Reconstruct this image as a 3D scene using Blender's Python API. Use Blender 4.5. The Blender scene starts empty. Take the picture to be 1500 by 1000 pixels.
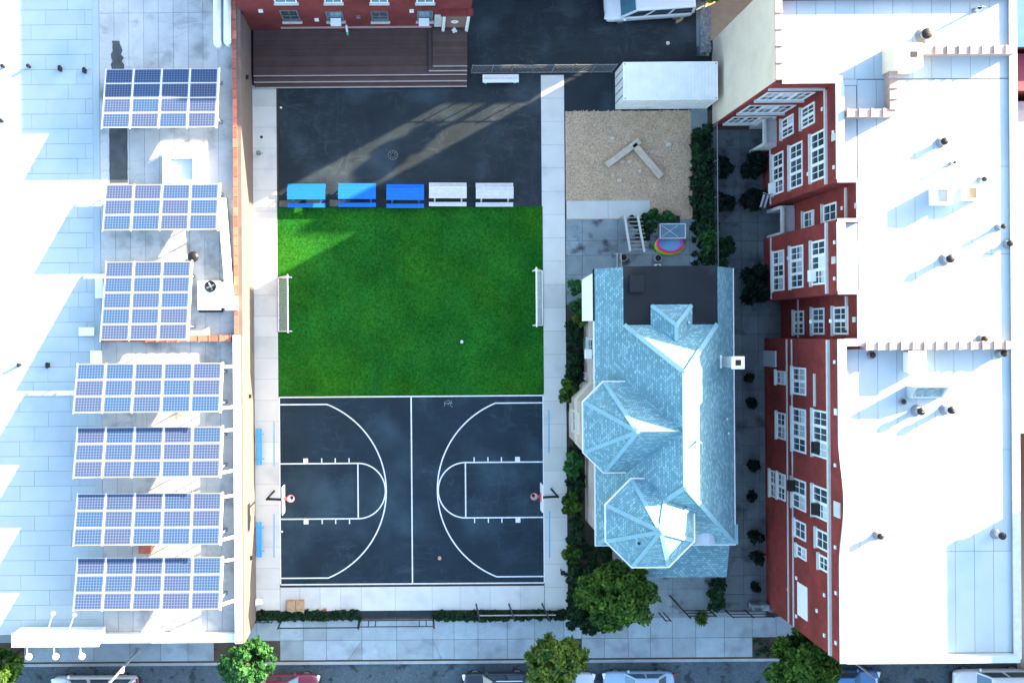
import bpy, bmesh, math, random
import numpy as np
from mathutils import Vector, Matrix
random.seed(7); rng = np.random.default_rng(7)
R = math.radians
# ------------------------------------------------------------------ camera, sky, sun, exposure
H, F, PX, PY, TH = 66.0, 1452.0, 608.0, 488.0, 0.0075      # drone height, focal length in px, nadir pixel, roll
CT, ST = math.cos(TH), math.sin(TH)
scn = bpy.context.scene
cd = bpy.data.cameras.new('camera'); cam = bpy.data.objects.new('camera', cd); scn.collection.objects.link(cam)
cam.location = (0, 0, H); cam.rotation_euler = (0, 0, -TH)
cd.sensor_width = 36; cd.lens = 36 * F / 1500; cd.clip_end = 3000
cd.shift_x = (750 - PX) / 1500; cd.shift_y = -(500 - PY) / 1500
scn.camera = cam
SUN_EL, SUN_AZ = R(15.8), math.atan2(0.53, 1.0)            # the sun stands to the right and a little up in the picture
wd = bpy.data.worlds.new('World'); scn.world = wd; wd.use_nodes = True
wn = wd.node_tree.nodes; wl = wd.node_tree.links
sky = wn.new('ShaderNodeTexSky'); sky.sky_type = 'NISHITA'; sky.sun_disc = False
sky.sun_elevation = SUN_EL; sky.sun_rotation = math.pi / 2 - SUN_AZ
sky.air_density = 1.0; sky.dust_density = 1.6; sky.ozone_density = 0.9
wl.new(sky.outputs[0], wn['Background'].inputs[0]); wn['Background'].inputs[1].default_value = 0.12
sl = bpy.data.lights.new('sun', 'SUN'); sl.energy = 4.5; sl.angle = R(0.55); sl.color = (1.0, 0.80, 0.56)
so = bpy.data.objects.new('sun', sl); scn.collection.objects.link(so)
sdir = Vector((math.cos(SUN_EL) * math.cos(SUN_AZ), math.cos(SUN_EL) * math.sin(SUN_AZ), math.sin(SUN_EL)))
so.location = sdir * 120; so.rotation_euler = sdir.to_track_quat('Z', 'Y').to_euler()
scn.view_settings.view_transform = 'Standard'; scn.view_settings.look = 'None'
scn.view_settings.gamma = 1.0; scn.view_settings.exposure = 3.0

# ------------------------------------------------------------------ pixel -> place helpers
def W(px, py, h=0.0):
    u, v = px - PX, PY - py; s = (H - h) / F
    return ((u * CT + v * ST) * s, (-u * ST + v * CT) * s)
def on_x(px, py, X0):                     # a point on the vertical plane X = X0 -> (Y, z)
    u, v = px - PX, PY - py; d = X0 * F / (u * CT + v * ST)
    return ((-u * ST + v * CT) * d / F, H - d)
def on_y(px, py, Y0):
    u, v = px - PX, PY - py; d = Y0 * F / (-u * ST + v * CT)
    return ((u * CT + v * ST) * d / F, H - d)

# ------------------------------------------------------------------ materials
MATS = {}
def mat(name, col, rough=0.8, var=0.12, scale=2.0, rnd=0.0, fine=0.06, fscale=25.0, bump=0.0, metal=0.0, stain=None, stain_lo=0.55, stain_hi=0.75, stain_scale=0.4, spec=0.3, tint=None):
    m = bpy.data.materials.new(name); m.use_nodes = True; MATS[name] = m
    nt = m.node_tree; n = nt.nodes; l = nt.links; b = n['Principled BSDF']
    b.inputs['Roughness'].default_value = rough; b.inputs['Metallic'].default_value = metal
    b.inputs['Specular IOR Level'].default_value = spec
    geo = n.new('ShaderNodeNewGeometry')
    def noise(sc, det=4, off=0.0):
        t = n.new('ShaderNodeTexNoise'); t.inputs['Scale'].default_value = sc; t.inputs['Detail'].default_value = det
        if off:
            a = n.new('ShaderNodeVectorMath'); a.operation = 'ADD'; a.inputs[1].default_value = (off, off, off)
            l.new(geo.outputs['Position'], a.inputs[0]); l.new(a.outputs[0], t.inputs['Vector'])
        else: l.new(geo.outputs['Position'], t.inputs['Vector'])
        return t.outputs[0]
    def rng_(sock, lo, hi, a=0.25, c=0.75):
        r = n.new('ShaderNodeMapRange'); r.inputs[1].default_value = a; r.inputs[2].default_value = c
        r.inputs[3].default_value = lo; r.inputs[4].default_value = hi; l.new(sock, r.inputs[0]); return r.outputs[0]
    def mul(a, c):
        q = n.new('ShaderNodeMath'); q.operation = 'MULTIPLY'; l.new(a, q.inputs[0]); l.new(c, q.inputs[1]); return q.outputs[0]
    f = mul(rng_(noise(scale), 1 - var, 1 + var), rng_(noise(fscale, 2, 3.3), 1 - fine, 1 + fine))
    if rnd:
        oi = n.new('ShaderNodeObjectInfo'); f = mul(f, rng_(oi.outputs['Random'], 1 - rnd, 1 + rnd, 0, 1))
    c = n.new('ShaderNodeRGB'); c.outputs[0].default_value = (*col, 1); cs = c.outputs[0]
    if tint is not None:
        oi2 = n.new('ShaderNodeObjectInfo'); mt = n.new('ShaderNodeMix'); mt.data_type = 'RGBA'
        l.new(oi2.outputs['Random'], mt.inputs[0]); l.new(cs, mt.inputs[6]); mt.inputs[7].default_value = (*tint, 1); cs = mt.outputs[2]
    if stain is not None:
        mx = n.new('ShaderNodeMix'); mx.data_type = 'RGBA'
        l.new(rng_(noise(stain_scale, 6, 11.7), 0, 1, stain_lo, stain_hi), mx.inputs[0]); l.new(cs, mx.inputs[6]); mx.inputs[7].default_value = (*stain, 1); cs = mx.outputs[2]
    v = n.new('ShaderNodeVectorMath'); v.operation = 'SCALE'; l.new(cs, v.inputs[0]); l.new(f, v.inputs['Scale'])
    l.new(v.outputs[0], b.inputs['Base Color'])
    if bump:
        bp = n.new('ShaderNodeBump'); bp.inputs['Strength'].default_value = bump; bp.inputs['Distance'].default_value = 0.02
        l.new(noise(fscale, 3, 5.1), bp.inputs['Height']); l.new(bp.outputs[0], b.inputs['Normal'])
    return m
def wall_uv(m):                            # horizontal run along the wall and height, for courses
    nt = m.node_tree; n = nt.nodes; l = nt.links
    g = n.new('ShaderNodeNewGeometry'); sp = n.new('ShaderNodeSeparateXYZ'); l.new(g.outputs['Position'], sp.inputs[0])
    sn = n.new('ShaderNodeSeparateXYZ'); l.new(g.outputs['True Normal'], sn.inputs[0])
    ab = n.new('ShaderNodeMath'); ab.operation = 'ABSOLUTE'; l.new(sn.outputs[0], ab.inputs[0])
    gt = n.new('ShaderNodeMath'); gt.operation = 'GREATER_THAN'; gt.inputs[1].default_value = 0.6; l.new(ab.outputs[0], gt.inputs[0])
    mx = n.new('ShaderNodeMix'); l.new(gt.outputs[0], mx.inputs[0]); l.new(sp.outputs[0], mx.inputs[2]); l.new(sp.outputs[1], mx.inputs[3])
    cb = n.new('ShaderNodeCombineXYZ'); l.new(mx.outputs[0], cb.inputs[0]); l.new(sp.outputs[2], cb.inputs[1])
    return cb.outputs[0]
def brick_mat(name, c1, c2, mortar, bw=0.24, bh=0.08):
    m = mat(name, c1, 0.85, var=0.22, scale=0.6, fine=0.1, stain=tuple(x * 0.55 for x in c1), stain_lo=.5, stain_hi=.8, stain_scale=.5); nt = m.node_tree; n = nt.nodes; l = nt.links; b = n['Principled BSDF']
    old = b.inputs['Base Color'].links[0].from_socket
    t = n.new('ShaderNodeTexBrick'); t.inputs['Scale'].default_value = 1.0; t.inputs['Brick Width'].default_value = bw; t.inputs['Row Height'].default_value = bh
    t.inputs['Mortar Size'].default_value = 0.008; t.inputs['Color1'].default_value = (*[x * 1.0 for x in (1, 1, 1)], 1); t.inputs['Color2'].default_value = (*[c2[i] / max(c1[i], 1e-4) for i in range(3)], 1)
    t.inputs['Mortar'].default_value = (*[mortar[i] / max(c1[i], 1e-4) for i in range(3)], 1)
    l.new(wall_uv(m), t.inputs['Vector'])
    mm = n.new('ShaderNodeVectorMath'); mm.operation = 'MULTIPLY'; l.new(old, mm.inputs[0]); l.new(t.outputs['Color'], mm.inputs[1]); l.new(mm.outputs[0], b.inputs['Base Color'])
    bp = n.new('ShaderNodeBump'); bp.inputs['Strength'].default_value = 0.5; bp.inputs['Distance'].default_value = 0.01; bp.invert = True
    l.new(t.outputs['Fac'], bp.inputs['Height']); l.new(bp.outputs[0], b.inputs['Normal'])
    return m
mat('soil', (.07, .055, .04), .95, .3, 1.5, fine=.3, bump=.4)
mat('asphalt_yard', (.0145, .0235, .0290), .62, .3, .5, fine=.16, fscale=30, bump=.25, stain=(.036, .060, .074), stain_lo=.5, stain_hi=.76, stain_scale=.33, spec=.22)
mat('asphalt_court', (.0100, .0235, .0340), .6, .28, .4, fine=.12, fscale=30, bump=.2, stain=(.030, .060, .080), stain_lo=.5, stain_hi=.72, stain_scale=.22, spec=.22)
mat('asphalt_street', (.060, .088, .105), .75, .2, .7, fine=.3, fscale=9, bump=.3, stain=(.024, .034, .042), stain_lo=.57, stain_hi=.66, stain_scale=1.4)
mat('concrete_new', (.58, .58, .53), .8, .06, .8, rnd=.07, fine=.05, stain=(.46, .47, .45), stain_lo=.55, stain_hi=.8, stain_scale=.6)
mat('concrete_walk', (.26, .32, .33), .85, .1, 1.2, rnd=.09, fine=.08, stain=(.19, .22, .24), stain_lo=.52, stain_hi=.75, stain_scale=.8, tint=(.29, .36, .39))
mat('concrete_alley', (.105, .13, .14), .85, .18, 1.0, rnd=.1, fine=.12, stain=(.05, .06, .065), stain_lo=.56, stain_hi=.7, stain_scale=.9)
mat('concrete_patio', (.22, .27, .28), .85, .2, .9, rnd=.12, fine=.12, stain=(.05, .06, .065), stain_lo=.56, stain_hi=.68, stain_scale=.8)
mat('kerb_stone', (.30, .33, .34), .8, .1, 2, rnd=.1)
mat('paint_line', (.72, .74, .74), .6, .12, 4, fine=.12, fscale=30)
mat('paint_blue_line', (.16, .40, .62), .6, .1)
mat('turf', (.0115, .092, .0115), .9, .30, .35, fine=.42, fscale=8, bump=.9, stain=(.021, .108, .009), stain_lo=.42, stain_hi=.72, stain_scale=.3, rnd=.05, spec=.0)
mat('mulch', (.50, .36, .235), .95, .22, 1.3, fine=.35, fscale=12, bump=1.0)
mat('mulch_chip', (.52, .38, .25), .95, .5, 9, fine=.3)
mat('membrane', (.35, .43, .46), .5, .05, .6, rnd=.035, fine=.03, stain=(.26, .37, .43), stain_lo=.52, stain_hi=.8, stain_scale=.35)
mat('membrane_seam', (.14, .19, .23), .8, .2)
mat('membrane_grey', (.40, .42, .42), .7, .15, .7, rnd=.06, fine=.08, stain=(.13, .15, .16), stain_lo=.54, stain_hi=.74, stain_scale=.5)
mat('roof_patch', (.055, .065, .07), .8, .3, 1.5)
mat('stucco', (.15, .12, .105), .9, .1, .8, fine=.08, bump=.2, stain=(.10, .085, .075), stain_lo=.6, stain_hi=.75, stain_scale=.7)
mat('cream_wall', (.64, .57, .44), .9, .06, .9, fine=.07, fscale=14, stain=(.55, .49, .38), stain_lo=.5, stain_hi=.8, stain_scale=.6, bump=.3)
mat('terracotta', (.42, .13, .085), .8, .2, 4, rnd=.28)
mat('coping', (.40, .30, .26), .8, .15, 4, rnd=.2)
mat('limestone', (.50, .52, .50), .8, .1, 3)
def scuffs(name, col, amount):
    m = MATS[name]; nt = m.node_tree; n = nt.nodes; l = nt.links; b = n['Principled BSDF']; old = b.inputs['Base Color'].links[0].from_socket
    g = n.new('ShaderNodeNewGeometry'); acc = None
    for sc, rot, th in (((.5, 1.6, 1), .5, .58), ((1.5, .55, 1), .9, .60), ((.8, 3.2, 1), -.7, .62), ((11, 11, 1), 0, .72)):
        mp = n.new('ShaderNodeMapping'); mp.inputs['Scale'].default_value = sc; mp.inputs['Rotation'].default_value = (0, 0, rot); l.new(g.outputs['Position'], mp.inputs[0])
        t = n.new('ShaderNodeTexNoise'); t.inputs['Scale'].default_value = 1; t.inputs['Detail'].default_value = 7; t.inputs['Roughness'].default_value = .72; t.inputs['Distortion'].default_value = 1.2; l.new(mp.outputs[0], t.inputs['Vector'])
        r = n.new('ShaderNodeMapRange'); r.inputs[1].default_value = th - .06; r.inputs[2].default_value = th + .14; r.inputs[4].default_value = amount; l.new(t.outputs[0], r.inputs[0])
        if acc is None: acc = r.outputs[0]
        else: q = n.new('ShaderNodeMath'); q.operation = 'MAXIMUM'; l.new(acc, q.inputs[0]); l.new(r.outputs[0], q.inputs[1]); acc = q.outputs[0]
    big = n.new('ShaderNodeTexNoise'); big.inputs['Scale'].default_value = .22; l.new(g.outputs['Position'], big.inputs['Vector'])
    rb = n.new('ShaderNodeMapRange'); rb.inputs[1].default_value = .38; rb.inputs[2].default_value = .62; l.new(big.outputs[0], rb.inputs[0])
    q = n.new('ShaderNodeMath'); q.operation = 'MULTIPLY'; l.new(acc, q.inputs[0]); l.new(rb.outputs[0], q.inputs[1])
    mx = n.new('ShaderNodeMix'); mx.data_type = 'RGBA'; l.new(q.outputs[0], mx.inputs[0]); l.new(old, mx.inputs[6]); mx.inputs[7].default_value = (*col, 1); l.new(mx.outputs[2], b.inputs['Base Color'])
scuffs('asphalt_yard', (.075, .09, .10), .55); scuffs('asphalt_court', (.05, .085, .11), .55); scuffs('asphalt_street', (.02, .026, .03), .6)
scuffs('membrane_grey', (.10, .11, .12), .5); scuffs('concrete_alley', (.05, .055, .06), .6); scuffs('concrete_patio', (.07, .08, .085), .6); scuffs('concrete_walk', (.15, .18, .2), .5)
brick_mat('brick', (.25, .030, .024), (.17, .019, .016), (.17, .06, .055))
brick_mat('brick_dark', (.20, .030, .030), (.15, .020, .022), (.13, .05, .05))
brick_mat('clapboard', (.46, .41, .36), (.43, .38, .33), (.25, .22, .19), 4.0, .14)
mat('white_paint', (.74, .76, .76), .5, .05, 3)
mat('white_metal', (.80, .82, .78), .45, .06, 1.5, stain=(.60, .63, .60), stain_lo=.6, stain_hi=.75)
mat('galvanised', (.48, .52, .55), .4, .1, 3, metal=.5)
mat('aluminium', (.72, .73, .74), .38, .05, 4, metal=.35)
mat('black_metal', (.012, .013, .014), .5, .1)
mat('grey_metal', (.20, .22, .23), .5, .1, metal=.4)
mat('black_roof', (.009, .013, .017), .9, .25, .8, fine=.15, stain=(.03, .035, .04), stain_lo=.55, stain_hi=.75)
mat('deck_brown', (.085, .052, .042), .8, .12, 1.2, rnd=.16, fine=.12, tint=(.075, .052, .050))
mat('deck_edge', (.42, .33, .30), .8, .1)
mat('door_brown', (.22, .14, .11), .8, .1)  # brick tone with sunlight painted into it
mat('glass', (.045, .07, .085), .08, .25, .8, spec=.7, rnd=.35)
mat('glass_blue', (.06, .17, .23), .08, .15, spec=.7)
mat('blind', (.42, .5, .54), .6, .1, rnd=.3)
mat('wood_blue', (.005, .14, .56), .6, .07, 5, rnd=.08)
mat('wood_white', (.56, .57, .58), .7, .1, 5, rnd=.08)
mat('wood_log', (.50, .42, .32), .85, .15, 4)
mat('wood_grey', (.30, .29, .27), .85, .2, 4)
mat('bark', (.10, .075, .055), .95, .3, 5, fine=.3, bump=.6)
mat('cardboard', (.42, .27, .15), .9, .15, 5, stain=(.3, .16, .1), stain_lo=.55, stain_hi=.65, stain_scale=4)
mat('rubber', (.013, .013, .014), .85, .1)
mat('bench_blue', (.06, .33, .66), .5, .08)
mat('rim_red', (.55, .06, .07), .5, .05)
mat('ball_orange', (.62, .36, .28), .6, .1)
mat('orange', (.75, .17, .03), .6, .1)
for nm_, c_ in (('paint_maroon', (.16, .012, .03)), ('paint_black', (.008, .016, .03)), ('paint_silver', (.25, .40, .55)), ('paint_white', (.66, .72, .75)), ('paint_pale', (.42, .50, .55)), ('paint_bright_blue', (.02, .17, .42))):
    m_ = mat(nm_, c_, .28, .03, 1, spec=.5); m_.node_tree.nodes['Principled BSDF'].inputs['Coat Weight'].default_value = .6
mat('car_trim', (.015, .016, .018), .5, .1)
mat('lamp_red', (.35, .02, .02), .3, .05)
mat('lamp_white', (.7, .72, .7), .3, .05)
for nm_, c_ in (('rain_pink', (.85, .05, .38)), ('rain_orange', (.9, .28, .03)), ('rain_yellow', (.85, .68, .04)), ('rain_green', (.16, .66, .06)), ('pool_water', (.22, .48, .72)), ('purple', (.12, .08, .22)), ('green_cap', (.05, .45, .25)), ('blue_roof', (.02, .13, .36)), ('maroon_roof', (.16, .03, .06)), ('sand', (.42, .34, .22)), ('tan_fabric', (.55, .42, .26))):
    mat(nm_, c_, .6, .1)
def shingle_mat():
    m = mat('shingle', (.155, .32, .375), .85, .12, .6, fine=.12, fscale=10); nt = m.node_tree; n = nt.nodes; l = nt.links; b = n['Principled BSDF']
    old = b.inputs['Base Color'].links[0].from_socket
    tc = n.new('ShaderNodeUVMap'); tc.uv_map = 'UVMap'
    t = n.new('ShaderNodeTexBrick'); t.inputs['Scale'].default_value = 1; t.inputs['Brick Width'].default_value = .23; t.inputs['Row Height'].default_value = .145
    t.inputs['Mortar Size'].default_value = .016; t.inputs['Bias'].default_value = -.35
    t.inputs['Color1'].default_value = (.84, .84, .84, 1); t.inputs['Color2'].default_value = (1.8, 1.6, 1.55, 1); t.inputs['Mortar'].default_value = (.62, .64, .66, 1)
    l.new(tc.outputs[0], t.inputs['Vector'])
    mm = n.new('ShaderNodeVectorMath'); mm.operation = 'MULTIPLY'; l.new(old, mm.inputs[0]); l.new(t.outputs['Color'], mm.inputs[1]); l.new(mm.outputs[0], b.inputs['Base Color'])
    bp = n.new('ShaderNodeBump'); bp.inputs['Strength'].default_value = .6; bp.inputs['Distance'].default_value = .02; bp.invert = True
    l.new(t.outputs['Fac'], bp.inputs['Height']); l.new(bp.outputs[0], b.inputs['Normal'])
shingle_mat()
mat('shingle_cap', (.19, .36, .42), .85, .1, 2, fine=.12)
def solar_mat():
    m = bpy.data.materials.new('solar_cell'); m.use_nodes = True; MATS['solar_cell'] = m
    nt = m.node_tree; n = nt.nodes; l = nt.links; b = n['Principled BSDF']
    tc = n.new('ShaderNodeTexCoord'); sp = n.new('ShaderNodeSeparateXYZ'); l.new(tc.outputs['Generated'], sp.inputs[0])
    def M(op, a, v=None, c=None):
        q = n.new('ShaderNodeMath'); q.operation = op
        for i, x in enumerate((a, v)):
            if x is None: continue
            if isinstance(x, (int, float)): q.inputs[i].default_value = x
            else: l.new(x, q.inputs[i])
        return q.outputs[0]
    def line(s, k, wd_):
        f = M('FRACT', M('MULTIPLY', s, k)); return M('LESS_THAN', M('ABSOLUTE', M('SUBTRACT', f, .5)), wd_)
    g = M('MAXIMUM', line(sp.outputs[0], 10, .13), line(sp.outputs[1], 6, .13))
    oi = n.new('ShaderNodeObjectInfo'); mx = n.new('ShaderNodeMix'); mx.data_type = 'RGBA'; l.new(oi.outputs['Random'], mx.inputs[0])
    mx.inputs[6].default_value = (.004, .050, .135, 1); mx.inputs[7].default_value = (.026, .040, .098, 1)
    m2 = n.new('ShaderNodeMix'); m2.data_type = 'RGBA'; l.new(g, m2.inputs[0]); l.new(mx.outputs[2], m2.inputs[6]); m2.inputs[7].default_value = (.09, .12, .19, 1)
    l.new(m2.outputs[2], b.inputs['Base Color']); b.inputs['Roughness'].default_value = .35; b.inputs['Specular IOR Level'].default_value = .12
solar_mat()
def leaf_mat(name, dark, light, trans=.25, sc=1.1):
    m = bpy.data.materials.new(name); m.use_nodes = True; MATS[name] = m
    nt = m.node_tree; n = nt.nodes; l = nt.links; b = n['Principled BSDF']
    g = n.new('ShaderNodeNewGeometry'); t = n.new('ShaderNodeTexNoise'); t.inputs['Scale'].default_value = sc; t.inputs['Detail'].default_value = 5; l.new(g.outputs['Position'], t.inputs['Vector'])
    r = n.new('ShaderNodeMapRange'); r.inputs[1].default_value = .35; r.inputs[2].default_value = .68; l.new(t.outputs[0], r.inputs[0])
    mx = n.new('ShaderNodeMix'); mx.data_type = 'RGBA'; l.new(r.outputs[0], mx.inputs[0]); mx.inputs[6].default_value = (*dark, 1); mx.inputs[7].default_value = (*light, 1)
    at = n.new('ShaderNodeAttribute'); at.attribute_name = 'leaf'; r2 = n.new('ShaderNodeMapRange'); r2.inputs[3].default_value = .55; r2.inputs[4].default_value = 1.45; l.new(at.outputs['Fac'], r2.inputs[0])
    v = n.new('ShaderNodeVectorMath'); v.operation = 'SCALE'; l.new(mx.outputs[2], v.inputs[0]); l.new(r2.outputs[0], v.inputs['Scale'])
    l.new(v.outputs[0], b.inputs['Base Color']); b.inputs['Roughness'].default_value = .65; b.inputs['Specular IOR Level'].default_value = .15
    tr = n.new('ShaderNodeBsdfTranslucent'); l.new(v.outputs[0], tr.inputs[0]); ms = n.new('ShaderNodeMixShader'); ms.inputs[0].default_value = trans
    l.new(b.outputs[0], ms.inputs[1]); l.new(tr.outputs[0], ms.inputs[2]); l.new(ms.outputs[0], n['Material Output'].inputs[0])
leaf_mat('leaf_tree', (.018, .065, .012), (.075, .150, .018))
leaf_mat('leaf_yellow', (.045, .105, .020), (.14, .20, .03))
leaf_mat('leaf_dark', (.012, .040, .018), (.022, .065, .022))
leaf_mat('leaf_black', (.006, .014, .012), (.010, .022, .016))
leaf_mat('leaf_fresh', (.025, .10, .03), (.05, .17, .04))
leaf_mat('leaf_ivy', (.010, .030, .014), (.020, .055, .020))
leaf_mat('leaf_lime', (.10, .20, .02), (.22, .34, .03))

# ------------------------------------------------------------------ mesh helpers
COL = scn.collection; ORG = {}
def tag(o, label=None, cat=None, group=None, kind=None):
    if label: o['label'] = label
    if cat: o['category'] = cat
    if group: o['group'] = group
    if kind: o['kind'] = kind
    return o
def empty(name, loc, label=None, cat=None, group=None):
    o = bpy.data.objects.new(name, None); COL.objects.link(o); o.location = loc; o.empty_display_size = .3; ORG[o] = Vector(loc)
    return tag(o, label, cat, group)
class MB:
    def __init__(s): s.v = []; s.f = []; s.mi = []; s.uv = None
    def box(s, x0, x1, y0, y1, z0, z1, mi=0):
        i = len(s.v); s.v += [(x0, y0, z0), (x1, y0, z0), (x1, y1, z0), (x0, y1, z0), (x0, y0, z1), (x1, y0, z1), (x1, y1, z1), (x0, y1, z1)]
        for f in ((0, 3, 2, 1), (4, 5, 6, 7), (0, 1, 5, 4), (1, 2, 6, 5), (2, 3, 7, 6), (3, 0, 4, 7)): s.f.append([i + a for a in f]); s.mi.append(mi)
        return s
    def obox(s, c, size, M=None, mi=0):
        k = len(s.v); a, b, d = [q / 2 for q in size]; s.box(-a, a, -b, b, -d, d, mi)
        M = M or Matrix.Identity(3)
        for j in range(k, len(s.v)): s.v[j] = tuple(M @ Vector(s.v[j]) + Vector(c))
        return s
    def beam(s, p, q, w, t, mi=0, up=(0, 0, 1)):
        p, q = Vector(p), Vector(q); d = q - p; L = d.length; d.normalize(); u = Vector(up)
        if abs(d.dot(u)) > .98: u = Vector((0, 1, 0))
        sx = d.cross(u).normalized(); uz = sx.cross(d)
        M = Matrix((d, -sx, uz)).transposed()
        return s.obox((p + q) / 2, (L, w, t), M, mi)
    def prism(s, pts, z0, z1, mi=0, mtop=None):
        a = sum(pts[i][0] * pts[(i + 1) % len(pts)][1] - pts[(i + 1) % len(pts)][0] * pts[i][1] for i in range(len(pts)))
        if a < 0: pts = pts[::-1]
        n = len(pts); i = len(s.v); s.v += [(x, y, z0) for x, y in pts] + [(x, y, z1) for x, y in pts]
        s.f.append([i + k for k in range(n)][::-1]); s.mi.append(mi); s.f.append([i + n + k for k in range(n)]); s.mi.append(mi if mtop is None else mtop)
        for k in range(n): s.f.append([i + k, i + (k + 1) % n, i + n + (k + 1) % n, i + n + k]); s.mi.append(mi)
        return s
    def poly(s, pts, mi=0):
        i = len(s.v); s.v += [tuple(p) for p in pts]; s.f.append([i + k for k in range(len(pts))]); s.mi.append(mi); return s
    def cyl(s, p, q, r0, r1=None, n=10, mi=0, caps=True):
        r1 = r0 if r1 is None else r1; p, q = Vector(p), Vector(q); d = (q - p).normalized()
        a = d.orthogonal().normalized(); b = d.cross(a); i = len(s.v)
        for c, r in ((p, r0), (q, r1)):
            for k in range(n): t = 2 * math.pi * k / n; s.v.append(tuple(c + a * (r * math.cos(t)) + b * (r * math.sin(t))))
        for k in range(n): s.f.append([i + k, i + (k + 1) % n, i + n + (k + 1) % n, i + n + k]); s.mi.append(mi)
        if caps: s.f.append([i + k for k in range(n)][::-1]); s.f.append([i + n + k for k in range(n)]); s.mi += [mi, mi]
        return s
    def tube(s, pts, r, n=8, mi=0):
        for a, b in zip(pts[:-1], pts[1:]): s.cyl(a, b, r, r, n, mi)
        return s
    def lathe(s, c, prof, n=16, mi=0):
        i = len(s.v)
        for r, z in prof:
            for k in range(n): t = 2 * math.pi * k / n; s.v.append((c[0] + r * math.cos(t), c[1] + r * math.sin(t), c[2] + z))
        for j in range(len(prof) - 1):
            for k in range(n): s.f.append([i + j * n + k, i + j * n + (k + 1) % n, i + (j + 1) * n + (k + 1) % n, i + (j + 1) * n + k]); s.mi.append(mi)
        return s
    def strip(s, pts, w, z, mi=0, t=.004):                 # a painted line: flat ribbon along 2-D points
        L = []; Rr = []
        for i, p in enumerate(pts):
            a = Vector(pts[max(i - 1, 0)]); b = Vector(pts[min(i + 1, len(pts) - 1)]); d = (b - a).normalized(); nn = Vector((-d.y, d.x)) * w / 2
            L.append(Vector(p) + nn); Rr.append(Vector(p) - nn)
        for i in range(len(pts) - 1): s.poly([(*Rr[i], z), (*Rr[i + 1], z), (*L[i + 1], z), (*L[i], z)], mi)
        return s
    def build(s, name, mats, parent=None, smooth=False, bevel=0, label=None, kind=None, cat=None, group=None, uv=None):
        o_ = ORG.get(parent, Vector((0, 0, 0))); me = bpy.data.meshes.new(name)
        me.from_pydata([(x - o_[0], y - o_[1], z - o_[2]) for x, y, z in s.v], [], s.f)
        for m in (mats if isinstance(mats, (list, tuple)) else [mats]): me.materials.append(MATS[m])
        me.polygons.foreach_set('material_index', s.mi)
        if smooth: me.polygons.foreach_set('use_smooth', [True] * len(me.polygons))
        me.update()
        o = bpy.data.objects.new(name, me); COL.objects.link(o); o.parent = parent; ORG[o] = o_
        if uv: slope_uv(me)
        if bevel:
            b = o.modifiers.new('bevel', 'BEVEL'); b.width = bevel; b.segments = 2; b.limit_method = 'ANGLE'
        return tag(o, label, cat, group, kind)
def slope_uv(me):                                          # courses run level on every roof face
    uvl = me.uv_layers.new(name='UVMap'); up = Vector((0, 0, 1))
    for p in me.polygons:
        n = p.normal; h = up.cross(n); h = Vector((1, 0, 0)) if h.length < 1e-4 else h.normalized(); d = n.cross(h)
        for li in p.loop_indices:
            c = me.vertices[me.loops[li].vertex_index].co; uvl.data[li].uv = (c.dot(h), c.dot(d))
def inst(src, name, parent, loc=(0, 0, 0), scale=(1, 1, 1), rot=(0, 0, 0), me=None):
    o = src.copy(); o.name = name; COL.objects.link(o); o.parent = parent; o.location = loc; o.scale = scale; o.rotation_euler = rot; return o
def copy_tree(o, parent=None):
    c = o.copy(); COL.objects.link(c); c.parent = parent
    for ch in list(o.children): copy_tree(ch, c)
    return c
def rect(px0, px1, py0, py1, h=0.0):                       # pixel rectangle -> axis aligned X0,X1,Y0,Y1
    mx, my = (px0 + px1) / 2, (py0 + py1) / 2
    return W(px0, my, h)[0], W(px1, my, h)[0], W(mx, py1, h)[1], W(mx, py0, h)[1]
MESH = {}
def shared_box(name, m, bevel=.0):                          # unit box mesh with its base at z=0, shared by alike pieces
    key = (name, m)
    if key not in MESH:
        bm = bmesh.new(); bmesh.ops.create_cube(bm, size=1)
        for v in bm.verts: v.co.z -= .5                     # top at z=0
        me = bpy.data.meshes.new(name); bm.to_mesh(me); bm.free(); me.materials.append(MATS[m]); MESH[key] = me
    return MESH[key]
def piece(name, m, parent, x0, x1, y0, y1, ztop, th=.06):
    o = bpy.data.objects.new(name, shared_box(name, m)); COL.objects.link(o); o.parent = parent; g = ORG.get(parent, Vector((0, 0, 0)))
    o.location = ((x0 + x1) / 2 - g[0], (y0 + y1) / 2 - g[1], ztop - g[2]); o.scale = (x1 - x0, y1 - y0, th); return o
def pieces_grid(name, m, parent, xs, ys, ztop, gap=.02, th=.06, jit=.003):
    for a, b in zip(xs[:-1], xs[1:]):
        for c, d in zip(ys[:-1], ys[1:]):
            piece(name, m, parent, min(a, b) + gap / 2, max(a, b) - gap / 2, min(c, d) + gap / 2, max(c, d) - gap / 2, ztop + random.uniform(-jit, jit), th)

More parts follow.
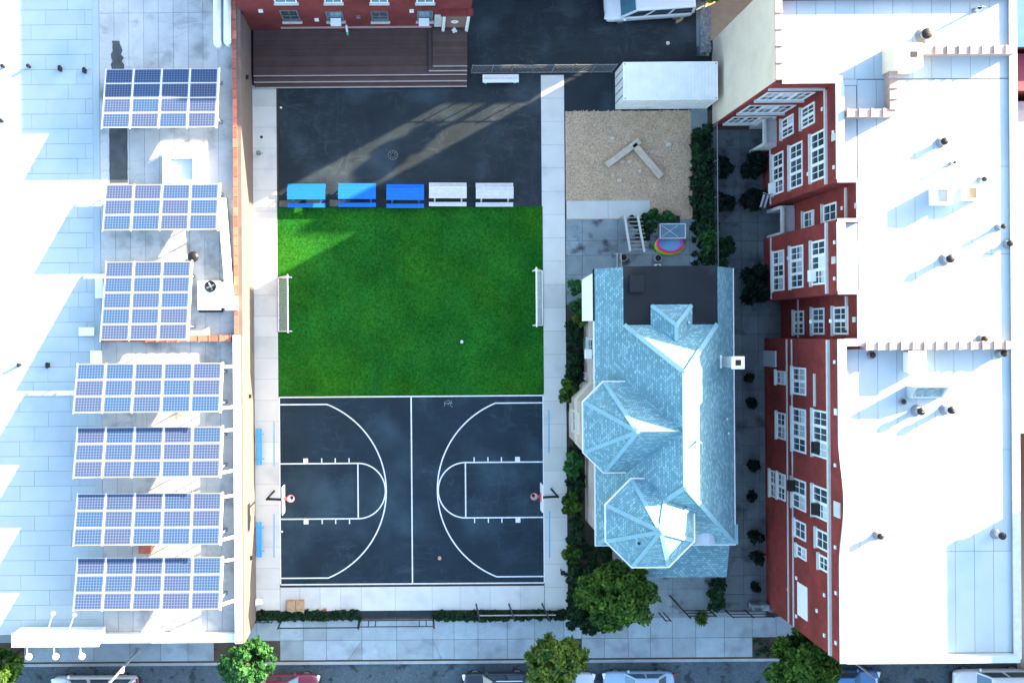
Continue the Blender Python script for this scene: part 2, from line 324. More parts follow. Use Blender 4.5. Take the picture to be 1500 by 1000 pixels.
# ------------------------------------------------------------------ ground, street, pavements
tag(MB().box(-260, 260, -260, 260, -.40, -.16).build('ground', 'soil'), kind='structure')
KY = W(750, 967)[1]
tag(MB().box(-200, 200, KY - 10.5, KY - .16, -.3, -.13).build('street', 'asphalt_street'), kind='structure')
kb = MB().box(-200, 200, KY - .16, KY - .01, -.3, -.005).build('kerb_bed', 'concrete_walk'); tag(kb, kind='structure')
for i in range(34):
    x = -34 + i * 2.2
    if 15.5 < i < -1: continue
    piece('kerb_stone', 'kerb_stone', kb, x, x + 2.18, KY - .17, KY + .015, .006, .2)
lot = tag(MB().box(-12, 40, KY, 40, -.35, -.045).build('lot_ground', 'soil'), kind='structure')
tag(MB().box(-60, -12, KY, 40, -.35, -.05).build('neighbour_ground', 'soil'), kind='structure')
tag(MB().box(-200, 200, KY - 16, KY - 10.5, -.3, -.01).build('far_pavement', 'concrete_walk'), kind='structure')
# sidewalk slabs, two rows, with flared driveway
sw = tag(MB().box(W(0, 940)[0] - 8, W(1500, 940)[0] + 10, KY + .02, W(750, 906)[1], -.2, -.028).build('sidewalk', 'soil'), kind='structure')
sx = [-60, -15, 35, 85, 137, 190, 235, 275, 313, 343, 376, 410, 444, 478, 530, 581, 634, 665, 700, 743, 783, 826, 852, 885, 920, 953, 985, 1019, 1061, 1102, 1137, 1170, 1215, 1260, 1305, 1350, 1395, 1440, 1485, 1530, 1580, 1630, 1680]
yt, ym, yb = W(750, 905.5)[1], W(750, 935.5)[1], W(750, 964)[1]
for a, b in zip(sx[:-1], sx[1:]):
    x0, x1 = W(a, 920)[0], W(b, 920)[0]
    piece('slab', 'concrete_walk', sw, x0 + .012, x1 - .012, ym + .012, yt - .012, random.uniform(-.002, .003), .1)
    if (313 <= a < 410) or (1102 <= a < 1170) or (a < 35) or (826 <= a < 852): continue
    if a in (478, 634):
        d = .6 * (x1 - x0)
        if a == 478: p1 = [(x0 + .012, yb + .01), (x0 + d, yb + .01), (x1 - .012, ym - .03), (x1 - .012, ym - .012), (x0 + .012, ym - .012)]; p2 = [(x0 + d + .03, yb + .01), (x1 - .012, yb + .01), (x1 - .012, ym - .06)]
        else: p1 = [(x1 - .012, yb + .01), (x1 - d, yb + .01), (x0 + .012, ym - .03), (x0 + .012, ym - .012), (x1 - .012, ym - .012)]; p2 = [(x1 - d - .03, yb + .01), (x0 + .012, yb + .01), (x0 + .012, ym - .06)]
        MB().prism(p1, -.1, 0).build('slab', 'concrete_walk', sw); MB().prism(p2, -.1, -.004).build('slab', 'concrete_walk', sw)
    else: piece('slab', 'concrete_walk', sw, x0 + .012, x1 - .012, yb, ym - .012, random.uniform(-.002, .003), .1)
# yard asphalt, turf, court
ya = rect(408, 797, 104, 304)
tag(MB().box(ya[0], W(796, 200)[0], ya[2], 19, -.1, -.004).build('yard_asphalt', 'asphalt_yard'), kind='structure')
up = tag(MB().box(W(688, 60)[0] - 1.4, W(1045, 60)[0], W(900, 163)[1], 30, -.1, -.010).build('parking_asphalt', 'asphalt_yard'), kind='structure')
tf = rect(407, 796, 303.5, 578.5)
turf = tag(MB().box(tf[0], tf[1], tf[2], tf[3], -.1, -.012).build('turf_field', 'soil'), kind='structure')
txs = [tf[0]] + [W(x, 440)[0] for x in (449, 550, 649, 748)] + [tf[1]]
for a, b in zip(txs[:-1], txs[1:]): piece('turf_roll', 'turf', turf, a + .006, b - .006, tf[2] + .01, tf[3] - .01, .016, .025)
ct = rect(408.5, 797.5, 579.5, 856.5)
court = tag(MB().box(ct[0], ct[1], ct[2], ct[3], -.1, -.002).build('basketball_court', 'asphalt_court'), kind='structure')
zl = .003; lw = .085
def cw(px, py): return W(px, py)
mk = MB()
cx0, cx1 = W(410, 718)[0], W(796.5, 718)[0]; cy0, cy1 = W(603, 854.5)[1], W(603, 579.5)[1]; cxm = (cx0 + cx1) / 2
mk.strip([(cx0, cy1 - .04), (cx1, cy1 - .04)], lw, zl + .001); mk.build('border_line', 'paint_line', court)
MB().strip([(cx0, cy0), (cx1, cy0)], lw, zl + .001).build('border_line', 'paint_line', court)
for x in (cx0, cx1): MB().strip([(x, cy0 + .045), (x, cy1 - .085)], lw, zl).build('border_line', 'paint_line', court)
MB().strip([(cxm, cy0 + .05), (cxm, cy1 - .09)], lw, zl).build('centre_line', 'paint_line', court)
kyc = W(480, 719)[1]; s_ = 1 / 22.0
for sg, xb in ((1, cx0), (-1, cx1)):
    X = lambda d: xb + sg * d
    r3 = 136.8 * s_; c3 = 19.0 * s_; yo = 127 * s_; a0 = math.asin(yo / r3)
    arc = [(X(c3 + r3 * math.cos(a)), kyc + r3 * math.sin(a)) for a in np.linspace(a0, -a0, 49)]
    MB().strip([(X(.05), arc[0][1])] + arc + [(X(.05), arc[-1][1])], lw, zl + .002).build('three_point_line', 'paint_line', court)
    kl = 114.5 * s_; kh = 40.5 * s_
    karc = [(X(kl + kh * math.cos(a) * .99), kyc + kh * math.sin(a)) for a in np.linspace(math.pi / 2, -math.pi / 2, 33)]
    MB().strip([(X(.05), kyc + kh)] + karc + [(X(.05), kyc - kh)], lw, zl + .004).build('lane_line', 'paint_line', court)
    MB().strip([(X(kl), kyc + kh - .05), (X(kl), kyc - kh + .05)], lw, zl).build('free_throw_line', 'paint_line', court)
    for yy in (1, -1):
        y0 = kyc + yy * (kh + .045)
        a, b = sorted((X(1.57), X(1.89))); MB().poly([(a, min(y0, y0 + yy * .30), zl), (b, min(y0, y0 + yy * .30), zl), (b, max(y0, y0 + yy * .30), zl), (a, max(y0, y0 + yy * .30), zl)]).build('lane_block', 'paint_line', court)
        for d in (2.80, 3.70, 4.62): MB().strip([(X(d), y0), (X(d), y0 + yy * .30)], .07, zl).build('lane_mark', 'paint_line', court)
ch = MB()                                                   # chalk scribble near the half line
for pts in ([(652, 587), (651, 595)], [(654, 588), (657, 586), (659, 589), (656, 593)], [(661, 586), (660, 594), (663, 596)], [(650, 591), (663, 590)]):
    ch.strip([W(*p) for p in pts], .035, zl)
ch.build('chalk_mark', 'concrete_patio', court)
# walkways in new concrete
def walkway(name, r, xs, ys):
    o = tag(MB().box(r[0], r[1], r[2], r[3], -.12, -.012).build(name, 'concrete_alley'), kind='structure'); pieces_grid('slab', 'concrete_new', o, xs, ys, .012, .014, .05, .001); return o
r = rect(371, 407.5, 125, 893.5); wl_ = walkway('walkway_left', r, [r[0], r[1]], list(np.linspace(r[3], r[2], 26)))
r2 = rect(794, 829, 110, 893.5); wr_ = walkway('walkway_right', r2, [r2[0] + .05, r2[1]], list(np.linspace(r2[3], r2[2], 24)))
r3_ = rect(408, 797, 858, 893.5); wb_ = walkway('walkway_front', (r[1] + .01, r2[0] + .03, r3_[2], r3_[3] - .03), [r[1] + .01] + [W(x, 875)[0] for x in (439, 469, 499, 529.5, 579, 633, 674, 718, 762)] + [r2[0] + .03], [r3_[3] - .03, r3_[2]])
for (x, y0, y1, o) in ((401.5, 618, 682, wl_), (401.5, 752, 816, wl_), (804, 600, 663, wr_), (805, 748, 816, wr_)):
    MB().strip([W(x, y0), W(x, y1)], .09, .0165).build('painted_stripe', 'paint_blue_line', o)
for (x, y) in ((383, 201),): MB().lathe((*W(x, y), .0135), [(0, .006), (.1, .006), (.1, 0)], 14).build('drain_cap', 'black_metal', wl_)
# play area, side walk, patio, alley
pl = rect(828, 1014, 161, 322)
tag(MB().box(pl[0] + .03, pl[1], pl[2], pl[3], -.12, -.012).build('play_area', 'mulch'), kind='structure')
cm = MB()
for i in range(5200):
    x, y = random.uniform(pl[0] + .1, pl[1] - .1), random.uniform(pl[2] + .05, pl[3] - .05); a = random.uniform(0, 3.14)
    if y < W(900, 293)[1] + .12 and x < W(953, 300)[0] + .1: continue
    cm.obox((x, y, .004), (random.uniform(.07, .2), random.uniform(.03, .07), .02), Matrix.Rotation(a, 3, 'Z') @ Matrix.Rotation(random.uniform(-.4, .4), 3, 'X'))
tag(cm.build('wood_chips', 'mulch_chip'), 'loose pale wood chips spread over the play area', 'wood chips', kind='stuff')
rs = rect(829, 952, 294, 320.5); ws_ = walkway('walkway_side', rs, list(np.linspace(rs[0] + .03, rs[1], 3)), [rs[3], rs[2]])
rp = rect(829, 1035, 321, 402)
po = tag(MB().box(rp[0], rp[1], rp[2] - 2.0, rp[3], -.1, -.03).build('patio', 'soil'), kind='structure')
pieces_grid('slab', 'concrete_patio', po, [rp[0], W(853, 360)[0], W(905, 360)[0], W(955, 360)[0], W(1010, 360)[0], rp[1]], [rp[3], W(900, 352)[1], W(900, 374)[1], rp[2], rp[2] - 2.0], 0.0, .02, .06)
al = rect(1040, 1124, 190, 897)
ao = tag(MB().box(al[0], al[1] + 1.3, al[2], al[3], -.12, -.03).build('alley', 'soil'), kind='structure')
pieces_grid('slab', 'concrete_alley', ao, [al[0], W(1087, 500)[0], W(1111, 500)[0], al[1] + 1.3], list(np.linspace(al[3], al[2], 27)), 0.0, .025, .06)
fg = rect(930, 1045, 845, 897)
fo = tag(MB().box(fg[0], fg[1], fg[2], fg[3], -.12, -.03).build('front_path', 'soil'), kind='structure')
pieces_grid('slab', 'concrete_patio', fo, [fg[0], W(985, 870)[0], fg[1]], [fg[3], W(985, 862)[1], fg[2]], 0.0, .02, .06)
st_ = tag(MB().box(W(1011, 0)[0], W(1035, 0)[0], W(0, 200)[1], W(0, 157)[1], -.1, .0).build('gravel_strip', 'concrete_patio'), kind='structure')
tag(MB().box(W(1020, 40)[0], W(1033, 40)[0], W(1030, 82)[1], 30, -.1, .03).build('lot_edge', 'concrete_patio'), kind='structure')
tag(MB().box(W(1033, 40)[0] + .02, W(1080, 40)[0] - 1.9, W(1030, 82)[1], 30, -.1, .05).build('sand_bank', 'sand'), kind='structure')
tag(MB().box(W(950, 900)[0], 23.2, W(1000, 905.8)[1], W(1000, 897)[1], -.12, -.006).build('path_edge', 'concrete_patio'), kind='structure')
tag(MB().box(W(1080, 40)[0] - 1.9 + .02, 27, 19.32, 23.9, -.1, .045).build('sand_yard', 'sand'), kind='structure')
# ------------------------------------------------------------------ windows
def window(parent, face, c, w, h, n=1, rows=1, sill=True, pane='glass', fr=.11, proud=.05, fm='white_paint'):
    """face 'W','S','E' : the way the wall looks; c = (X or Y of wall plane, along, z middle)"""
    def P(t, out, z):
        if face == 'W': return (c[0] - out, c[1] + t, c[2] + z)
        if face == 'E': return (c[0] + out, c[1] + t, c[2] + z)
        if face == 'S': return (c[1] + t, c[0] - out, c[2] + z)
    def bx(mb, t0, t1, o0, o1, z0, z1):
        a, b = P(t0, o0, z0), P(t1, o1, z1); mb.box(min(a[0], b[0]), max(a[0], b[0]), min(a[1], b[1]), max(a[1], b[1]), z0 + c[2], z1 + c[2])
    m = MB(); bx(m, -w / 2, w / 2, 0, proud, -h / 2, -h / 2 + fr); bx(m, -w / 2, w / 2, 0, proud, h / 2 - fr, h / 2)
    bx(m, -w / 2, -w / 2 + fr, 0, proud - .002, -h / 2 + fr, h / 2 - fr); bx(m, w / 2 - fr, w / 2, 0, proud - .002, -h / 2 + fr, h / 2 - fr)
    pw = (w - fr) / n
    for i in range(1, n): bx(m, -w / 2 + i * pw - .03, -w / 2 + i * pw + fr + .03, 0, proud - .003, -h / 2 + fr, h / 2 - fr)
    for i in range(n):
        t0 = -w / 2 + i * pw + fr; t1 = -w / 2 + (i + 1) * pw
        bx(m, t0, t1, 0, proud - .02, -.035, .035)
        bx(m, (t0 + t1) / 2 - .02, (t0 + t1) / 2 + .02, 0, proud - .022, -h / 2 + fr, h / 2 - fr)
    o = m.build('window', fm, parent)
    if sill:
        q = MB(); bx(q, -w / 2 - .08, w / 2 + .08, 0, .16, -h / 2 - .13, -h / 2 - .004); q.build('sill', 'limestone', o)
    for i in range(n):
        t0 = -w / 2 + i * pw + fr * .9; t1 = -w / 2 + (i + 1) * pw + fr * .1
        q = MB(); bx(q, t0, t1, .004, .012, -h / 2 + fr * .9, h / 2 - fr * .9); q.build('pane', pane, o)
        if pane == 'glass' and random.random() < .45:
            d = random.uniform(.25, .6) * h; q = MB(); bx(q, t0 + .03, t1 - .03, .013, .016, h / 2 - fr - d, h / 2 - fr); q.build('blind', 'blind', o)
    return o
def win_x(parent, X0, px0, px1, py0, py1, n=1, **k):
    my = (py0 + py1) / 2; mx = (px0 + px1) / 2
    z0, z1 = on_x(px0, my, X0)[1], on_x(px1, my, X0)[1]; y1, y0 = on_x(mx, py0, X0)[0], on_x(mx, py1, X0)[0]
    return window(parent, 'W', (X0, (y0 + y1) / 2, (z0 + z1) / 2), y1 - y0, abs(z1 - z0), n, **k)
def win_y(parent, Y0, px0, px1, py0, py1, n=1, **k):
    my = (py0 + py1) / 2; mx = (px0 + px1) / 2
    z1, z0 = on_y(mx, py0, Y0)[1], on_y(mx, py1, Y0)[1]; x0, x1 = on_y(px0, my, Y0)[0], on_y(px1, my, Y0)[0]
    return window(parent, 'S', (Y0, (x0 + x1) / 2, (z0 + z1) / 2), x1 - x0, abs(z1 - z0), n, **k)

# ------------------------------------------------------------------ school
RZ, PT = 10.85, 11.5
XS = 23.25; XR = 24.35; XE = 33.45
sch = empty('school_building', (28, 0, 0), 'long red brick school with white flat roofs and stone copings beside the alley', 'building')
foot = [(19.95, 13.6), (XS, 13.6), (XS, 8.14), (XR, 8.14), (XR, 6.1), (XS, 6.1), (XS, 1.99), (XR, 1.99), (XR, -.5), (XS, -.5), (XS, -18.3), (XE, -18.3), (XE, 19.3), (19.95, 19.3)]
MB().prism(foot, -.15, RZ).build('wall', 'brick', sch)
MB().box(19.91, 19.947, 13.72, 19.3, -.1, PT).build('painted_wall', 'cream_wall', sch, label='cream painted blank side wall of the school')
def parapet(x0, x1, y0, y1, top=PT, m='brick', name='parapet', z0=RZ):
    return MB().box(x0, x1, y0, y1, z0, top).build(name, m, sch)
def coping_run(p, q, top, step=.62, w=.42, m='coping', joint=True, t=.10):
    p, q = Vector((*p, top)), Vector((*q, top)); d = q - p; n = max(1, round(d.length / step)); d /= n; u = d.normalized(); ax = abs(u.x) > .5
    for i in range(n):
        a = p + d * i; c = a + d / 2; L = d.length - .07
        piece('coping_stone', m, sch, c.x - (L / 2 if ax else w / 2), c.x + (L / 2 if ax else w / 2), c.y - (w / 2 if ax else L / 2), c.y + (w / 2 if ax else L / 2), top + t, t)
        if joint: piece('coping_joint', m, sch, a.x - (.05 if ax else w / 2 + .03), a.x + (.05 if ax else w / 2 + .03), a.y - (w / 2 + .03 if ax else .05), a.y + (w / 2 + .03 if ax else .05), top + t + .07, t + .06)
pw = .32
# west parapet of the south block with its raised curved middle
ys = np.linspace(-18.3, -.5, 60); prof = []
for y in ys:
    t = (y + 9.4) / 3.6; prof.append(PT + (.62 * (1 + math.cos(math.pi * max(-1, min(1, t)))) / 2))
def ribbon(name, m, x0, x1, lo, hi):
    b = MB(); n = len(ys)
    for x in (x0, x1): b.v += [(x, ys[i], lo[i]) for i in range(n)] + [(x, ys[i], hi[i]) for i in range(n)]
    k = 2 * n
    for i in range(n - 1):
        b.f += [[i + 1, i, n + i, n + i + 1], [k + i, k + i + 1, k + n + i + 1, k + n + i], [n + i, k + n + i, k + n + i + 1, n + i + 1], [i + 1, k + i + 1, k + i, i]]
    b.f += [[0, k, k + n, n], [n - 1, 2 * n - 1, k + 2 * n - 1, k + n - 1]]; b.mi = [0] * len(b.f); b.build(name, m, sch)
ribbon('curved_parapet', 'brick', XS + .001, XS + pw, [RZ] * 60, prof); ribbon('parapet_cap', 'membrane', XS - .05, XS + pw + .12, prof, [p + .07 for p in prof])
for (x0, x1, y0, y1) in ((XS + .001, XS + pw, 8.3, 13.6), (XS + .001, XS + pw, 2.15, 5.95), (XR + .001, XR + pw, 6.1, 8.14), (XR + .001, XR + pw, -.5, 1.99)):
    parapet(x0, x1, y0, y1); MB().box(x0 - .05, x1 + .1, y0, y1, PT, PT + .07).build('parapet_cap', 'membrane', sch)
for (x0, x1, y0, y1) in ((XS + .001, XR + .3, 8.14 + .001, 8.29), (XS + .001, XR + .3, 5.96, 6.09), (XS + .001, XR + .3, 2.0, 2.14), (XS + pw + .01, XR + .3, -.85, -.51), (XS + pw + .01, XE - pw - .02, -18.29, -18.0)):
    parapet(x0, x1, y0, y1, m='membrane' if y0 < -10 else 'brick'); MB().box(x0, x1, y0 - .04, y1 + .04, PT, PT + .065).build('parapet_cap', 'membrane', sch)
parapet(XE - pw, XE - .001, -18.29, 19.29, RZ + .12, m='membrane_grey'); MB().box(XE - pw - .06, XE + .05, -18.3, 19.3, RZ + .12, RZ + .2).build('parapet_cap', 'limestone', sch)
# north wing parapets
parapet(19.96, 20.25, 13.61, 19.29); coping_run((20.1, 13.8), (20.1, 19.3), PT, .85, .38, 'coping', True)
parapet(20.26, XS + .3, 13.61, 13.9); MB().box(20.27, XS + .35, 13.55, 13.95, PT, PT + .08).build('parapet_cap', 'limestone', sch)
parapet(20.26, XE - pw - .02, 18.35, 18.7, PT - .1); 
# dividing parapets with tile copings
def px_run(x0, y0, x1, y1, top=PT, **k):
    a, b = W(x0, y0, top), W(x1, y1, top)
    if abs(a[0] - b[0]) > abs(a[1] - b[1]): y = (a[1] + b[1]) / 2; parapet(a[0], b[0], y - .16, y + .16, top, m='coping'); coping_run((a[0] + .02, y), (b[0] - .02, y), top, **k)
    else: x = (a[0] + b[0]) / 2; parapet(x - .16, x + .16, min(a[1], b[1]), max(a[1], b[1]), top, m='coping'); coping_run((x, min(a[1], b[1])), (x, max(a[1], b[1])), top, **k)
px_run(1268, 506, 1490, 506, PT + .05); px_run(1240, 166, 1312, 166, PT + .05, m='coping'); px_run(1308, 98, 1308, 160, PT + .05); px_run(1352, 74, 1490, 74, PT + .05)
# chimney block
cx_ = rect(1311, 1352, 63, 99, 12.4)
chm = MB().box(cx_[0], cx_[1], cx_[2], cx_[3], RZ, 12.4).build('chimney_stack', 'cream_wall', sch, label='pale rendered chimney block on the school roof')
MB().box((cx_[0] + cx_[1]) / 2 + .1, (cx_[0] + cx_[1]) / 2 + .45, (cx_[2] + cx_[3]) / 2 - .1, (cx_[2] + cx_[3]) / 2 + .2, 12.4, 12.43).build('flue', 'black_metal', chm)
# roof membrane sheets
def roof_sheets(parent, x0, x1, y0, y1, z, m='membrane', wx=1.05, wy=5.5, gap=.02):
    nx = max(1, round((x1 - x0) / wx)); ny = max(1, round((y1 - y0) / wy))
    pieces_grid('roof_sheet', m, parent, list(np.linspace(x0, x1, nx + 1)), list(np.linspace(y0, y1, ny + 1)), z, gap, .05, .004)
for (a, b, c, d) in ((XS + pw, XE - pw, -17.98, -1.06), (XS + pw, XR + .3, 8.3, 13.58), (XS + pw, XR + .3, 2.15, 5.95), (XR + pw, XE - pw, -.72, 13.9), (20.26, XE - pw, 13.915, 18.33)):
    MB().box(a, b, c, d, RZ - .02, RZ + .012).build('roof_deck', 'membrane_seam', sch); roof_sheets(sch, a + .01, b - .01, c + .01, d - .01, RZ + .045)
piece('roof_sheet', 'membrane', sch, XS + .31, XR + .31, 13.59, 13.91, RZ + .05, .06)
# stone bands
def band_x(X0, y0, y1, z, t=.12, o=.06): MB().box(X0 - o, X0 + .01, y0, y1, z, z + t).build('stone_band', 'limestone', sch)
band_x(XS, -18.25, -.55, 3.95); band_x(XS, -18.25, -.55, 4.78, .1); band_x(XS, -18.25, -.55, 10.2, .22, .14)
band_x(XS, 8.2, 13.5, 1.35); band_x(XS, 2.05, 6.05, 1.35); band_x(XS, 8.2, 13.5, 10.1, .2, .12); band_x(XS, 2.05, 6.05, 10.1, .2, .12); band_x(XR, 0, 1.9, 10.1, .18, .1); band_x(XR, 6.2, 8.0, 10.1, .18, .1)
band_x(XR, -.45, 1.95, 3.0)
MB().box(20.0, XS - .1, 13.5, 13.61, 10.1, 10.3).build('stone_band', 'limestone', sch)
# windows of the school
for (a, b, c, d, n) in ((1162, 1181, 538, 578, 2), (1162, 1181, 598, 662, 3), (1162, 1181, 702, 746, 2), (1165, 1181, 763, 789, 1), (1168, 1182, 800, 818, 1), (1192, 1214, 601, 670, 3), (1192, 1214, 713, 760, 2), (1197, 1214, 777, 805, 1), (1201, 1214, 814, 836, 1), (1138, 1151, 543, 563, 1), (1139, 1151, 604, 643, 2), (1129, 1138, 689, 728, 2), (1140, 1151, 693, 732, 2)):
    win_x(sch, XS, a, b, c, d, n)
for (a, b, c, d, n) in ((1133, 1148, 224, 284, 3), (1158, 1176, 210, 275, 3), (1189, 1209, 193, 264, 3), (1175, 1194, 154, 185, 2), (1146, 1163, 171, 200, 2), (1133, 1149, 367, 426, 3), (1159, 1177, 360, 422, 3), (1190, 1210, 352, 417, 3)):
    win_x(sch, XS, a, b, c, d, n)
for (a, b, c, d, n) in ((1178, 1193, 309, 334, 1), (1207, 1226, 298, 325, 1), (1164, 1178, 455, 490, 2), (1191, 1208, 451, 490, 2), (1222, 1243, 449, 490, 2)):
    win_x(sch, XR, a, b, c, d, n)
for (a, b, c, d, n) in ((1116, 1185, 135, 146, 3), (1090, 1157, 154, 165, 3), (1068, 1130, 171, 180, 3)):
    win_y(sch, 13.6, a, b, c, d, n)
def plate(px, py, X0, w=.28, h=.28, m='white_paint', name='tie_plate', o=.06):
    y, z = on_x(px, py, X0); return MB().box(X0 - o, X0 + .005, y - w / 2, y + w / 2, z - h / 2, z + h / 2).build(name, m, sch)
for (x, y) in ((1223, 530), (1224, 681), (1224, 801), (1225, 868), (1225, 941), (1208, 871), (1208, 930), (1197, 894), (1167, 846), (1167, 902), (1221, 194), (1222, 245), (1223, 355), (1223, 408), (1190, 218), (1184, 255), (1187, 368), (1186, 407), (1157, 412), (1155, 378), (1205, 160), (1155, 863), (1234, 305), (1188, 471), (1217, 470)): plate(x, y, XS if x < 1230 else XR, .2, .2)
plate(1225, 603, XS, .35, .35); plate(1227, 746, XS, .85, .8, 'limestone'); plate(1222, 201, XS, .4, .5, 'limestone'); plate(1222, 381, XS, .4, .5, 'limestone'); plate(1255, 301, XR, .3, .35, 'limestone'); plate(1252, 468, XR, .3, .35, 'limestone')
y0_, z0_ = on_x(1176, 880, XS); MB().box(XS - .05, XS + .005, y0_ - 1.0, y0_ + 1.0, z0_ - .75, z0_ + .75).build('blank_panel', 'white_paint', sch, label='large blank white panel on the brick wall')
y0_, z0_ = on_x(1194, 571, XS); MB().box(XS - .08, XS + .005, y0_ - .95, y0_ + .95, z0_ - .1, z0_ + .1).build('stone_lintel', 'limestone', sch)
# doors
dr = MB().box(XS - .1, XS + .005, W(1120, 536)[1], W(1120, 513)[1], 0, 2.2).build('door', 'paint_pale', sch, label='pale blue steel door at the foot of the brick wall')
for (yy0, yy1, X0) in ((11.9, 13.5, XS), (6.2, 7.9, XR)):
    d = MB().box(X0 - .9, X0 - .75, yy0, yy1, 2.5, 2.8).box(X0 - .9, X0, yy0 - .1, yy0 + .1, 0, 2.5).box(X0 - .9, X0, yy1 - .1, yy1 + .1, 0, 2.5).box(X0 - .85, X0, yy0 + .1, yy1 - .1, 2.45, 2.55).build('door_surround', 'limestone', sch)
    MB().box(X0 - .06, X0 + .004, yy0 + .15, yy1 - .15, 0, 2.4).build('door', 'grey_metal', sch)
# window air conditioners
for (px, py, z_) in ((1200, 655, 0), (1200, 745, 0), (1164, 711, 0), (1136, 276, 0), (1195, 404, 0)):
    y, z = on_x(px, py, XS); MB().box(XS - .4, XS - .055, y - .33, y + .33, z - .2, z + .2).build('air_conditioner', 'car_trim' if py in (655, 745, 711) else 'white_metal', sch)
# things on the school roof
def pipe_vent(px, py, r, h, label, mast=0.0, z=RZ + .045, cat='roof vent', group=None, lean=0.0):
    x, y = W(px, py, z); e = empty('roof_vent', (x, y, z), label, cat, group)
    MB().cyl((x, y, z - .03), (x, y, z + h), r, r, 12).build('pipe', 'galvanised', e)
    MB().lathe((x, y, z), [(r * 2.0, 0), (r * 1.9, .05), (r * 1.05, .14)], 14).build('flashing', 'grey_metal', e)
    MB().lathe((x, y, z + h), [(r * 1.35, -.09), (r * 1.4, .0), (r * .6, .09), (0, .1)], 14).build('cap', 'black_metal', e)
    if mast: MB().cyl((x, y, z + h), (x + lean, y, z + h + mast), .022, .018, 6).cyl((x + lean * .5 - .2, y, z + h + mast * .6), (x + lean * .5 + .2, y, z + h + mast * .6), .014, .014, 5).build('mast', 'galvanised', e)
    return e
pipe_vent(1384, 380, .17, .62, 'tall round vent pipe with mast on the school roof midway along', 1.0)
pipe_vent(1378, 209, .15, .45, 'round vent pipe with forked mast north of the roof hatches', .9)
pipe_vent(1342, 601, .16, .6, 'vent pipe with mast just below the skylight, the west one of two', .75)
pipe_vent(1384, 599, .16, .75, 'vent pipe with mast just below the skylight, the east one of two', .9)
pipe_vent(1352, 53, .22, .5, 'stout vent pipe behind the pale chimney block', 1.6)
pipe_vent(1427, 16, .07, .6, 'thin vent pipe in the north roof beyond the tiled parapet', .2)
pipe_vent(1470, 299, .08, .5, 'thin vent pipe east of the roof hatches', .2) if False else None
pipe_vent(1462, 333, .1, .55, 'small vent pipe by the east parapet above the long wall')
pipe_vent(1475, 357, .13, .35, 'short vent pipe touching the east parapet')
pipe_vent(1437, 496, .13, .4, 'dark short vent pipe just north of the long tiled coping')
pipe_vent(1464, 517, .14, .5, 'dark vent pipe just south of the long tiled coping')
pipe_vent(1285, 783, .13, .45, 'lone vent pipe in the middle of the wide south roof')
pipe_vent(1458, 781, .15, .7, 'vent pipe near the east edge of the south roof')
pipe_vent(1436, 264, .1, .45, 'slim vent pipe right above the tan roof hatch')
pipe_vent(1392, 240, .05, .5, 'very thin vent rod north of the roof hatches')
pipe_vent(1276, 520, .12, .25, 'squat dark vent at the west end of the long coping')
pipe_vent(1322, 588, .1, .2, 'low dark vent in the shade left of the skylight')
def hatch(px0, px1, py0, py1, h, inside, label):
    x0, x1, y0, y1 = rect(px0, px1, py0, py1, RZ + h); z = RZ + .045; e = empty('roof_hatch', ((x0 + x1) / 2, (y0 + y1) / 2, z), label, 'roof hatch'); t = .09
    MB().box(x0, x1, y0, y0 + t, z - .02, z + h).box(x0, x1, y1 - t, y1, z - .02, z + h).box(x0, x0 + t, y0 + t, y1 - t, z - .02, z + h).box(x1 - t, x1, y0 + t, y1 - t, z - .02, z + h).build('kerb_frame', 'white_metal', e)
    MB().box(x0 + t, x1 - t, y0 + t, y1 - t, z - .02, z + h * .35).build('floor', inside, e)
hatch(1370, 1396, 274, 299, .75, 'galvanised', 'open square roof hatch with grey inside'); hatch(1416, 1437, 272, 293, .6, 'tan_fabric', 'open square roof hatch with tan inside')
x0, x1, y0, y1 = rect(1339, 1388, 566, 584, RZ + .9); e = empty('skylight', ((x0 + x1) / 2, (y0 + y1) / 2, RZ + .045), 'sloped three pane skylight box on the south roof', 'skylight')
z = RZ + .03
MB().poly([(x0, y0, z), (x1, y0, z), (x1, y0, z + .35), (x0, y0, z + .35)]).poly([(x1, y1, z), (x0, y1, z), (x0, y1, z + 1.1), (x1, y1, z + 1.1)]).poly([(x0, y1, z), (x0, y0, z), (x0, y0, z + .35), (x0, y1, z + 1.1)]).poly([(x1, y0, z), (x1, y1, z), (x1, y1, z + 1.1), (x1, y0, z + .35)]).poly([(x0, y0, z + .35), (x1, y0, z + .35), (x1, y1, z + 1.1), (x0, y1, z + 1.1)]).build('box', 'membrane', e)
for i in range(3):
    a = x0 + .12 + i * (x1 - x0 - .2) / 3; b = a + (x1 - x0 - .2) / 3 - .07
    MB().poly([(a, y0 + .1, z + .46), (b, y0 + .1, z + .46), (b, y1 - .15, z + 1.04), (a, y1 - .15, z + 1.04)]).build('pane', 'glass_blue', e)
x0, x1, y0, y1 = rect(1330, 1352, 515, 545, RZ + .6)
ee = empty('roof_cabinet', ((x0 + x1) / 2, (y0 + y1) / 2, RZ + .045), 'white metal cabinet against the long tiled coping', 'cabinet')
MB().box(x0, x1, y0, y1, RZ + .03, RZ + .75).build('body', 'white_metal', ee, bevel=.03); MB().box(x0 - .06, x1 + .06, y0 - .06, y1 + .06, RZ + .75, RZ + .82).build('lid', 'white_metal', ee)
